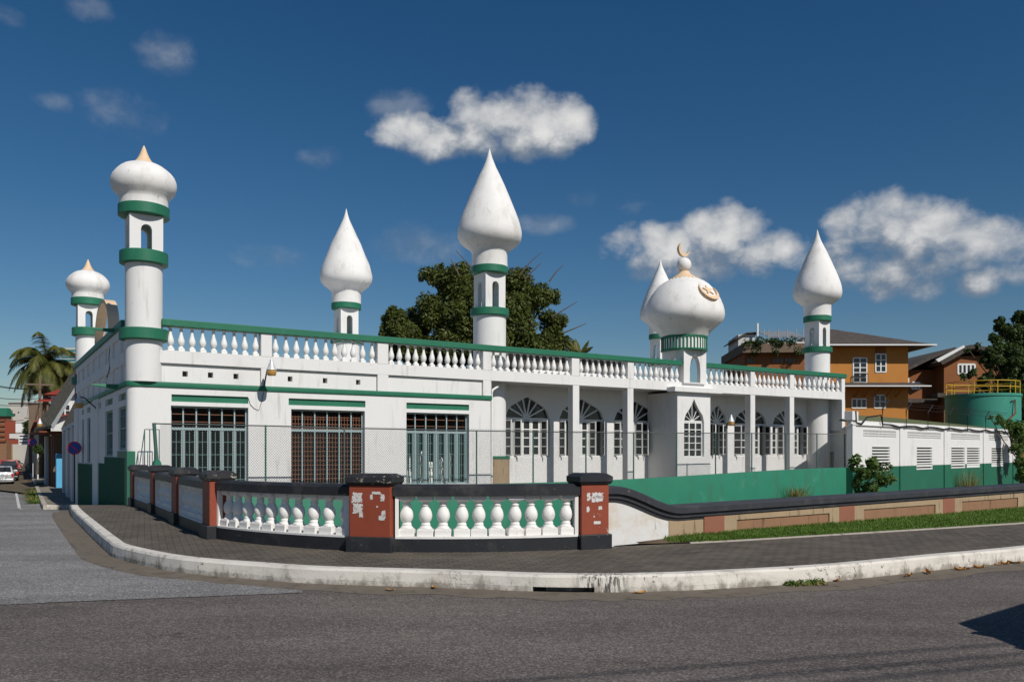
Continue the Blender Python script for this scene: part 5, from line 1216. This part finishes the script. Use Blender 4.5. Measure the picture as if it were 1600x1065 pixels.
for a, b, c, d in ((34, 36.5, 631, 634), (21, 24, 646, 649), (28, 30, 643, 645)): mb = MB(); mb.box(xq(a), xq(b), -.05, .05, zq(d), zq(c)); part('window', mb, 'glass', H)
mb = MB(); mb.box(xq(13.5), xq(20), -3, -.01, 0, zq(640)); part('annex', mb, 'panel_cream', H)
p = P(0, 660, 150); zq = lambda y: EYE+(HZ-y)*150/F+1; xq = lambda x: x*150/F
H = thing('car_park_block', 'terracotta striped block with dark teal roof at the left edge', 'building', (p.x, p.y, -1))
mb = MB(); mb.box(xq(-30), xq(10), 0, 1.5, 0, zq(650)); part('wall', mb, 'panel_terra', H)
mb = MB(); mb.frust(xq(-32), xq(13), -.5, 2, zq(650), zq(637), .4, .8); part('roof', mb, 'green_dado', H)
for k in range(5): mb = MB(); mb.box(xq(-30), xq(10), -.25, -.01, zq(690-8*k), zq(686.5-8*k)); part('floor_band', mb, 'rust', H)
YH = 250; zq = lambda y: EYE+(HZ-y)*YH/F+1; xq = lambda x: (x-113)*YH/F
p = P(113, 600, YH); H = thing('glass_tower', 'distant office tower banded in teal glass behind the palm', 'tower', (p.x, p.y, -1))
mb = MB(); mb.box(xq(96), xq(125), 0, 8, 0, zq(543)); part('wall', mb, 'concrete', H)
for k in range(12): mb = MB(); mb.box(xq(96.5), xq(124.5), -.12, .0, zq(549+5*k), zq(546+5*k)); part('window_band', mb, 'tower_glass', H)
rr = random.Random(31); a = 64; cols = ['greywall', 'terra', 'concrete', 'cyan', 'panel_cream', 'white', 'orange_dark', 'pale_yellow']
desc = ['grey', 'brick red', 'sand coloured', 'blue', 'beige', 'white', 'rust orange', 'pale yellow']
for i in range(8):
    L = rr.uniform(12, 20); h = rr.uniform(3.5, 7.5)
    H = house('shop', desc[i]+' shopfront far down the side street, number '+('first', 'second', 'third', 'fourth', 'fifth', 'sixth', 'seventh', 'eighth')[i]+' beyond the red awning', (a, a+L), rr.uniform(0, .8), 9, h, cols[i], 'shop'); H['label'] = H['label'].replace(', number ', ', ')
    mb = MB(); mb.box(-.2, L+.1, -8, 1.4, 4.1, 4.25); part('awning', mb, ('rust', 'roof_grey', 'roof_red')[i % 3], H)
    for k in range(int(L/4)): mb = MB(); mb.box(.6+4*k, 3.4+4*k, 0.005, .05, .3, 3.2); part('shop_opening', mb, 'dark', H)
    mb = MB(); mb.box(2, 2.3, .2, 1.3, 4.4, 6.0); part('hanging_sign', mb, ('terra', 'plate', 'signblue')[i % 3], H); a += L+.4
p = ST(235, -9); H = thing('end_building', 'grey building closing the far end of the side street', 'building', (p.x, p.y, -1), R(120.7))
mb = MB(); mb.box(0, 10, -22, 10, 0, 9); part('wall', mb, 'greywall', H)
for k in range(7): mb = MB(); mb.box(-.06, 0, -20+4*k, -17.5+4*k, 5, 7); part('window', mb, 'glass', H)
# weeds along the far kerb, boards and small trees further down
for i, (a, b) in enumerate(((5, -1.75), (7, -1.8), (9.5, -1.75), (12, -1.8), (14.5, -1.75), (17, -1.8), (20, -1.75))):
    p = ST(a, b); tuft('kerb_weed', 'grassy weed clump growing along the kerb of the side street', (p.x, p.y, zroad(p.x, p.y)), .75, .24, 150, 50+i, 'weed' if i % 2 else 'grass', 'weed')['group'] = 'weeds along the side-street kerb'
for i, (x, y, Y, w, h, m_, lb) in enumerate(((26, 681, 120, 1.9, .7, 'poster', 'pale hanging shop board in the side street'), (24, 690, 110, 1.5, .6, 'terra', 'red hanging shop board in the side street'), (16, 672, 140, 1.6, 3.2, 'terra', 'tall narrow red shop sign far down the side street'), (30, 668, 150, 3.4, 1.6, 'white', 'large pale sign board far down the side street'), (37, 686, 100, 1.1, 1.3, 'white', 'white shop sign with dark stripes by the awning'))):
    p = P(x, y, Y); t_ = thing('shop_sign', lb, 'sign', (p.x, p.y, p.z), R(12)); mb = MB(); mb.box(-w/2, w/2, -.06, .06, -h/2, h/2); part('sign_board', mb, m_, t_, bevel=.02)
    mb = MB(); mb.box(-w/2-.05, w/2+.05, -.05, .05, h/2, h/2+.08); mb.tube([(w/2, 0, h/2), (w/2+1.2, .2, h/2+.2)], .04, 5); part('sign_bracket', mb, 'blackmetal', t_)
    if i == 4:
        for k in range(3): mb = MB(); mb.box(-w/2+.1, w/2-.1, -.075, -.058, -.45+.38*k, -.3+.38*k); part('stripe', mb, 'blackmetal', t_)
for i, (x, y, Y, r_, n_) in enumerate(((46, 668, 120, 13, 2600), (70, 668, 95, 11, 2200), (58, 700, 70, 7, 1200))):
    tree('street_tree', ('small green tree beside the brown block in the side street', 'shrubby tree behind the rust awning', 'low leafy plant by the second no-parking sign')[i], tuple(P(x, 735, Y)), [(tuple(P(x, y, Y)), r_*Y/F), (tuple(P(x+r_*.6, y+r_*.5, Y)), r_*.8*Y/F)], n_, .16, 'leaf_dark', 70+i, .1)
# signs
def sign(label, p, zc_, r, pole, rz):
    t = thing('no_parking_sign', label, 'sign', p, rz, 'no parking signs'); h = zc_-p[2]
    mb = MB(); mb.tube([(0, 0, 0), (0, 0, h+.05)], .028, 8); part('pole', mb, pole, t, smooth=60)
    V = Matrix.Translation((0, -.04, h)) @ Matrix.Rotation(PI/2, 4, 'X')
    mb = MB(); mb.lathe([(r, -.006), (r, .006)], 32, T=V); pl = part('sign_disc', mb, 'signblue', t)
    mb = MB(); n = 32
    for k in range(n):
        a, b = 2*PI*k/n, 2*PI*(k+1)/n; q = [V @ Vector((math.cos(x)*y, math.sin(x)*y, z)) for z in (.007, .011) for x, y in ((a, r*.84), (a, r*1.0), (b, r*1.0), (b, r*.84))]; mb.add(q, [(0,1,2,3), (7,6,5,4), (0,4,5,1), (2,6,7,3)])
    part('sign_ring', mb, 'signred', pl)
    mb = MB(); mb.box(-r*.09, r*.09, -r*.86, r*.86, .007, .012, V @ Matrix.Rotation(R(45), 4, 'Z')); part('sign_slash', mb, 'signred', pl)
p = P(116.5, 786, 35.6); sign('round blue and red no-parking sign nearest the mosque wall', (p.x, p.y, p.z), P(115, 699.5, 35.6).z, .285, 'blackmetal', R(18))
p = P(51.5, 745, 74); sign('smaller looking no-parking sign further down the side street on a white pole', (p.x, p.y, p.z), P(50.5, 690.5, 74).z, .36, 'white_frame', R(10))
# poles and cables
def pole(label, a, b, h):
    p = ST(a, b); t = thing('utility_pole', label, 'pole', (p.x, p.y, -.85), 0, 'utility poles'); mb = MB(); mb.tube([(0, 0, 0), (0, 0, h)], .16, 10, .11); part('pole_shaft', mb, 'wood', t, smooth=60)
    mb = MB(); mb.box(-1.1, 1.1, -.06, .06, h-.7, h-.55, Matrix.Rotation(R(25), 4, 'Z')); part('crossarm', mb, 'wood', t); return t, p
PL = [pole(l, a, b, h)[1] for l, a, b, h in (('nearest wooden utility pole on the side-street pavement', 44, -.95, 9.3), ('second wooden utility pole, further down the side street', 78, -.9, 9.0), ('farthest wooden utility pole in the side street', 125, -.9, 9.0))]
for i, (dz, dx) in enumerate(((8.3, -.9), (8.3, .9), (7.4, 0), (6.9, 0))):
    mb = MB(); pts = [P(-160, 555+18*i, 30)]+[Vector((p.x+dx, p.y, -.85+dz)) for p in PL]; out_ = []
    for a, b in zip(pts, pts[1:]):
        for k in range(10): t = k/10; v = a.lerp(b, t); out_.append(v-Vector((0, 0, .35*4*t*(1-t))))
    mb.tube(out_+[pts[-1]], .022, 4); o = part('power_cable', mb, 'cable'); tag(o, 'thin black cable strung between the side-street poles', 'cable', 'side street cables')
for i, (y0, y1) in enumerate(((1063, 1020), (1085, 1035), (1040, 1003))):
    a, b = G(1100, y0, 0), G(1600, y1, 0); d = (b-a).normalized(); h = 7.0+.3*i; off_ = Vector((sd_x*h, sd_y*h, h)) if False else Vector((.709*h, -.907*h, h)); mb = MB()
    mb.tube([a+off_-d*30, a+off_, b+off_, b+off_+d*30], .018, 5); o = part('overhead_cable', mb, 'cable'); tag(o, 'overhead cable whose thin shadow lies across the near road', 'cable', 'overhead cables')
# ================================================================== CARS
def car(name, label, loc, rz, paint, L=4.0, Wd=1.68, H=1.45, style='hatch', group=None):
    t = thing(name, label, {'van': 'van', 'pickup': 'pickup'}.get(style, 'car'), loc, rz, group); w = Wd/2; XZ = lambda y0, y1: (y0, y1)
    V = Matrix(((1,0,0,0),(0,0,-1,0),(0,1,0,0),(0,0,0,1))); h = L/2; zb = H*.64
    mb = MB()
    if style == 'van': pr = [(-h, .35), (-h-.02, .6), (-h, zb), (h-.1, zb), (h, .75), (h+.03, .5), (h, .3)]
    elif style == 'pickup': pr = [(-h, .45), (-h, zb), (h*.45, zb), (h-.1, zb-.06), (h, zb-.3), (h, .4)]
    else: pr = [(-h+.05, .32), (-h, .55), (-h+.04, zb), (h*.42, zb+.02), (h-.12, zb-.16), (h, zb-.34), (h-.04, .28)]
    mb.prism(pr, -w, w, V); part('body', mb, paint, t, smooth=30, bevel=.05)
    if style == 'van': x0, x1, t0, t1, ins = -h+.03, h-.12, -h+.12, h-.75, .1
    elif style == 'pickup': x0, x1, t0, t1, ins = -h*.15, h*.5, -h*.08, h*.2, .15
    else: x0, x1, t0, t1, ins = -h+.08, h*.45, -h+.42, h*.02, .17
    mb = MB(); b0 = [(x0, -w+.03), (x1, -w+.03), (x1, w-.03), (x0, w-.03)]; u0 = [(t0, -w+ins), (t1, -w+ins), (t1, w-ins), (t0, w-ins)]
    mb.add([(x, y, zb-.02) for x, y in b0]+[(x, y, H) for x, y in u0], [(0,1,5,4), (1,2,6,5), (2,3,7,6), (3,0,4,7), (4,5,6,7), (3,2,1,0)]); part('cabin', mb, paint, t, smooth=30, bevel=.06)
    def pane(i, j, e=.1, nm='window'):
        A, B = Vector((*b0[i], zb)), Vector((*b0[j], zb)); C, D = Vector((*u0[j], H)), Vector((*u0[i], H)); nrm = (B-A).cross(D-A).normalized()*.012
        q = [A.lerp(B, a).lerp(D.lerp(C, a), b)+nrm for a, b in ((e, .14), (1-e, .14), (1-e, .86), (e, .86))]; m_ = MB(); m_.add(q+[v-nrm*1.5 for v in q], [(0,1,2,3), (0,4,5,1), (1,5,6,2), (2,6,7,3), (3,7,4,0)]); part(nm, m_, 'glass', t)
    pane(3, 0, .08, 'rear_window'); pane(1, 2, .06, 'windscreen'); pane(0, 1, .1, 'side_window'); pane(2, 3, .1, 'side_window')
    for x in (-h*.62, h*.62):
        for s_ in (-1, 1):
            T = TR(x, s_*(w-.1), .31, 0, PI/2); mb = MB(); mb.lathe([(.2, -.1), (.29, -.1), (.31, -.07), (.31, .07), (.29, .1), (.2, .1)], 24, T=T); wh = part('wheel', mb, 'rubber', t, smooth=40)
            mb = MB(); mb.lathe([(.04, -.11), (.19, -.1), (.19, .1), (.04, .11)], 20, T=T); part('rim', mb, 'grey_metal', wh, smooth=40)
    for s_ in (-1, 1):
        mb = MB(); mb.box(-h-.03, -h+.15, s_*(w-.02)-.16*(s_ > 0), s_*(w-.02)+.16*(s_ < 0), zb-.28, zb-.03); part('tail_light', mb, 'redlens', t)
        mb = MB(); mb.box(h-.16, h+.012, s_*(w-.1)-.32*(s_ > 0), s_*(w-.1)+.32*(s_ < 0), zb-.4, zb-.24); part('headlight', mb, 'plate', t)
        mb = MB(); mb.box(x1-.42, x1-.28, s_*w-.02+(0 if s_ > 0 else -.2), s_*w+.02+(.2 if s_ > 0 else 0), zb+.02, zb+.2); part('mirror', mb, paint, t, bevel=.02)
    mb = MB(); mb.box(-h-.06, -h+.1, -w+.05, w-.05, .3, .52); part('bumper', mb, paint if style == 'hatch' else 'blackmetal', t, bevel=.03)
    mb = MB(); mb.box(-h-.075, -h-.055, -.24, .24, .55, .67); part('number_plate', mb, 'plate', t)
    return t
hd = math.atan2(sd.y, sd.x)
for nm, lb, x, Y, paint, kw in (('parked_car', 'silver hatchback parked at the kerb, nearest car in the side street', 5, 65, 'silver', dict(H=1.5)), ('parked_car', 'dark car parked in front of the silver hatchback', 12, 73, 'carblack', dict(H=1.5)), ('parked_car', 'grey car half hidden beyond the red pickup', 19, 97, 'silver', dict(H=1.45)), ('parked_car', 'farthest dark car in the row along the side street', 22, 112, 'carblack', dict(H=1.45)), ('pickup_truck', 'red pickup parked beyond the dark car', 14, 84, 'carred', dict(L=4.9, Wd=1.8, H=1.8, style='pickup'))):
    if x == 5: x, Y = 3, 66
    car(nm, lb, ((x-800)/F*Y, Y, -1.0), hd, paint, group='vehicles parked along the side street', **kw)
# vehicle just outside the frame whose shadow falls on the road
vd = math.atan2(.629, .777)+PI; c = Vector((4.98, 5.72, 0))+Vector((.777, .629, 0))*2.35+Vector((.629, -.777, 0))*.85
car('delivery_van', 'van standing just right of the view, its shadow falling on the near road', tuple(c), vd, 'silver', 4.6, 1.7, 2.0, 'van')
SKY_SAT, SKY_VAL, BG_STR = 1.32, .86, .064
CLOUD_LO, CLOUD_HI = (2.9, 3.6, 4.6), (12.5, 12.3, 12.0)
# ================================================================== CAMERA, SKY, SUN
cam = bpy.data.objects.new('camera', bpy.data.cameras.new('camera')); COL.objects.link(cam)
cam.location = (0, 0, EYE); cam.rotation_euler = (PI/2, 0, 0); cd = cam.data
cd.sensor_width = 36; cd.lens = F/1600*36; cd.shift_y = (HZ-532.5)/1600; cd.clip_end = 6000; cd.clip_start = .05
SC.camera = cam
AZ, EL = 38.0, 41.0                         # sun: degrees right of straight behind the camera, elevation
sd_ = Vector((math.sin(R(AZ))*math.cos(R(EL)), -math.cos(R(AZ))*math.cos(R(EL)), math.sin(R(EL))))
sun = bpy.data.objects.new('sun', bpy.data.lights.new('sun', 'SUN')); COL.objects.link(sun)
sun.data.energy = 4.0; sun.data.angle = R(.53); sun.data.color = (1, .955, .88)
sun.rotation_euler = sd_.to_track_quat('Z', 'Y').to_euler(); sun.location = (20, -20, 40)
w = bpy.data.worlds.new('World'); SC.world = w; w.use_nodes = True; N = NT(w.node_tree)
out = N.n('ShaderNodeOutputWorld'); bg = N.n('ShaderNodeBackground'); bg.inputs['Strength'].default_value = BG_STR
sky = N.n('ShaderNodeTexSky', sky_type='NISHITA'); sky.sun_disc = False; sky.sun_elevation = R(EL)
sky.sun_rotation = math.atan2(sd_.x, sd_.y); sky.air_density = SKY_AIR if 'SKY_AIR' in globals() else 1.0; sky.dust_density = .3; sky.ozone_density = 3.0; sky.altitude = 0
# clouds: a field over azimuth / elevation
gt = bpy.data.node_groups.new('cloud_density', 'ShaderNodeTree')
gt.interface.new_socket('Dir', in_out='INPUT', socket_type='NodeSocketVector'); gt.interface.new_socket('Density', in_out='OUTPUT', socket_type='NodeSocketFloat')
g = NT(gt); gi_ = g.n('NodeGroupInput'); go_ = g.n('NodeGroupOutput')
sp = g.n('ShaderNodeSeparateXYZ'); g.l(gi_.outputs[0], sp.inputs[0])
az = g.m('ARCTAN2', sp.outputs[0], sp.outputs[1]); el = g.m('ARCSINE', sp.outputs[2])
CL = [(690,213,110,30,1), (760,190,60,40,1), (830,195,75,50,1.15), (885,190,42,34,1), (625,205,50,24,.8),
      (1050,385,105,42,1.1), (1120,362,72,42,1.2), (1195,395,70,32,.95), (975,385,42,26,.8), (1100,415,120,26,.8),
      (1370,352,78,50,1.05), (1462,362,88,50,.95), (1560,372,82,46,.9), (1310,405,72,30,.75), (1440,420,130,38,.75), (1540,432,80,26,.6),
      (255,90,46,30,0.26), (185,178,58,34,0.28), (500,250,34,18,0.26), (425,400,52,18,0.31), (650,385,65,26,0.32), (845,350,44,14,0.26), (915,310,28,12,0.26), (990,320,34,13,0.28), (135,10,36,18,0.26), (85,160,30,14,0.22), (1520,435,50,18,0.31), (620,170,44,22,0.31), (10,25,30,14,0.22)]
acc = acc2 = None
for x, y, rx, ry, wt in CL:
    X, Z = (x-800)/F, (HZ-y)/F; a0 = math.atan(X); e0 = math.asin(Z/math.sqrt(1+X*X+Z*Z)); ra = rx/F*math.cos(a0)**2*1.12; re = ry/F*math.cos(a0)*1.12
    da = g.m('MULTIPLY', g.m('SUBTRACT', az, a0), 1/ra); de = g.m('MULTIPLY', g.m('SUBTRACT', el, e0), 1/re)
    v = g.m('MULTIPLY', g.m('SUBTRACT', 1.0, g.m('ADD', g.m('MULTIPLY', da, da), g.m('MULTIPLY', de, de))), wt)
    if wt < .4:
        v = g.m('MULTIPLY', v, .5/wt); acc2 = v if acc2 is None else g.m('SMOOTH_MAX', acc2, v, .2)
    else: acc = v if acc is None else g.m('SMOOTH_MAX', acc, v, .25)
acc = g.m('MAXIMUM', acc, -1.5)
n1 = g.noise(g.scaled(gi_.outputs[0], (11, 11, 16)), 1.0, 7, .60, .25)
n2 = g.noise(g.scaled(gi_.outputs[0], (34, 34, 44)), 1.0, 6, .62, .3)
jit = g.n('ShaderNodeVectorMath', operation='MULTIPLY_ADD'); jn = g.n('ShaderNodeTexNoise', i_Scale=30.0, i_Detail=4.0); g.l(gi_.outputs[0], jn.inputs['Vector'])
g.l(jn.outputs['Color'], jit.inputs[0]); jit.inputs[1].default_value = (.035, .035, .035); g.l(gi_.outputs[0], jit.inputs[2])
def lump(sc):                                 # rounded cauliflower heads
    v = g.n('ShaderNodeTexVoronoi', i_Scale=sc, feature='F1'); g.l(jit.outputs[0], v.inputs['Vector']); return g.m('SUBTRACT', .42, v.outputs['Distance'])
nn = g.m('ADD', g.m('ADD', g.m('MULTIPLY', g.m('SUBTRACT', n1, .5), 2.0), g.m('MULTIPLY', g.m('SUBTRACT', n2, .5), 1.1)), g.m('MULTIPLY', lump(30), .95))
g.l(g.m('ADD', acc, nn), go_.inputs[0])
gt.interface.new_socket('Wisp', in_out='OUTPUT', socket_type='NodeSocketFloat')
g.l(g.m('MULTIPLY', g.ramp(g.m('ADD', g.m('MAXIMUM', acc2, -2.0), g.m('ADD', g.m('MULTIPLY', g.m('SUBTRACT', n1, .5), 2.2), g.m('MULTIPLY', g.m('SUBTRACT', n2, .5), .8))), -.15, 1.0), .34), go_.inputs[1])
tc = N.n('ShaderNodeTexCoord'); nv = N.n('ShaderNodeVectorMath', operation='NORMALIZE'); N.l(tc.outputs['Generated'], nv.inputs[0])
W_ = []
def dens(offset):
    o = N.n('ShaderNodeVectorMath', operation='ADD'); N.l(nv.outputs[0], o.inputs[0]); o.inputs[1].default_value = offset
    q = N.n('ShaderNodeVectorMath', operation='NORMALIZE'); N.l(o.outputs[0], q.inputs[0])
    r = N.n('ShaderNodeGroup'); r.node_tree = gt; N.l(q.outputs[0], r.inputs[0]); W_.append(r); return r.outputs[0]
d_0 = dens((0, 0, 0)); d_1 = dens((.010, 0, .016)); d_2 = dens((.012, 0, .05))
mask = N.m('MAXIMUM', N.m('MULTIPLY', N.ramp(d_0, -.12, .9), .95), W_[0].outputs[1])
lit = N.m('ADD', N.m('ADD', .33, N.m('MULTIPLY', N.m('SUBTRACT', d_0, d_1), .6)), N.m('MULTIPLY', N.m('SUBTRACT', d_0, d_2), .55), clamp=True)
thick = N.ramp(d_0, .5, 1.6)
ccol = N.mix(N.m('MULTIPLY', lit, N.m('ADD', .45, N.m('MULTIPLY', thick, .55))), CLOUD_LO, CLOUD_HI)
hsv = N.n('ShaderNodeHueSaturation'); hsv.inputs['Saturation'].default_value = SKY_SAT; hsv.inputs['Value'].default_value = SKY_VAL; N.l(sky.outputs[0], hsv.inputs['Color'])
N.l(N.mix(mask, hsv.outputs[0], ccol), bg.inputs['Color']); N.l(bg.outputs[0], out.inputs[0])
SC.view_settings.view_transform = 'Standard'; SC.view_settings.look = 'None'; SC.view_settings.exposure = 0; SC.view_settings.gamma = 1
SC.cycles.max_bounces = 6; SC.cycles.transparent_max_bounces = 4
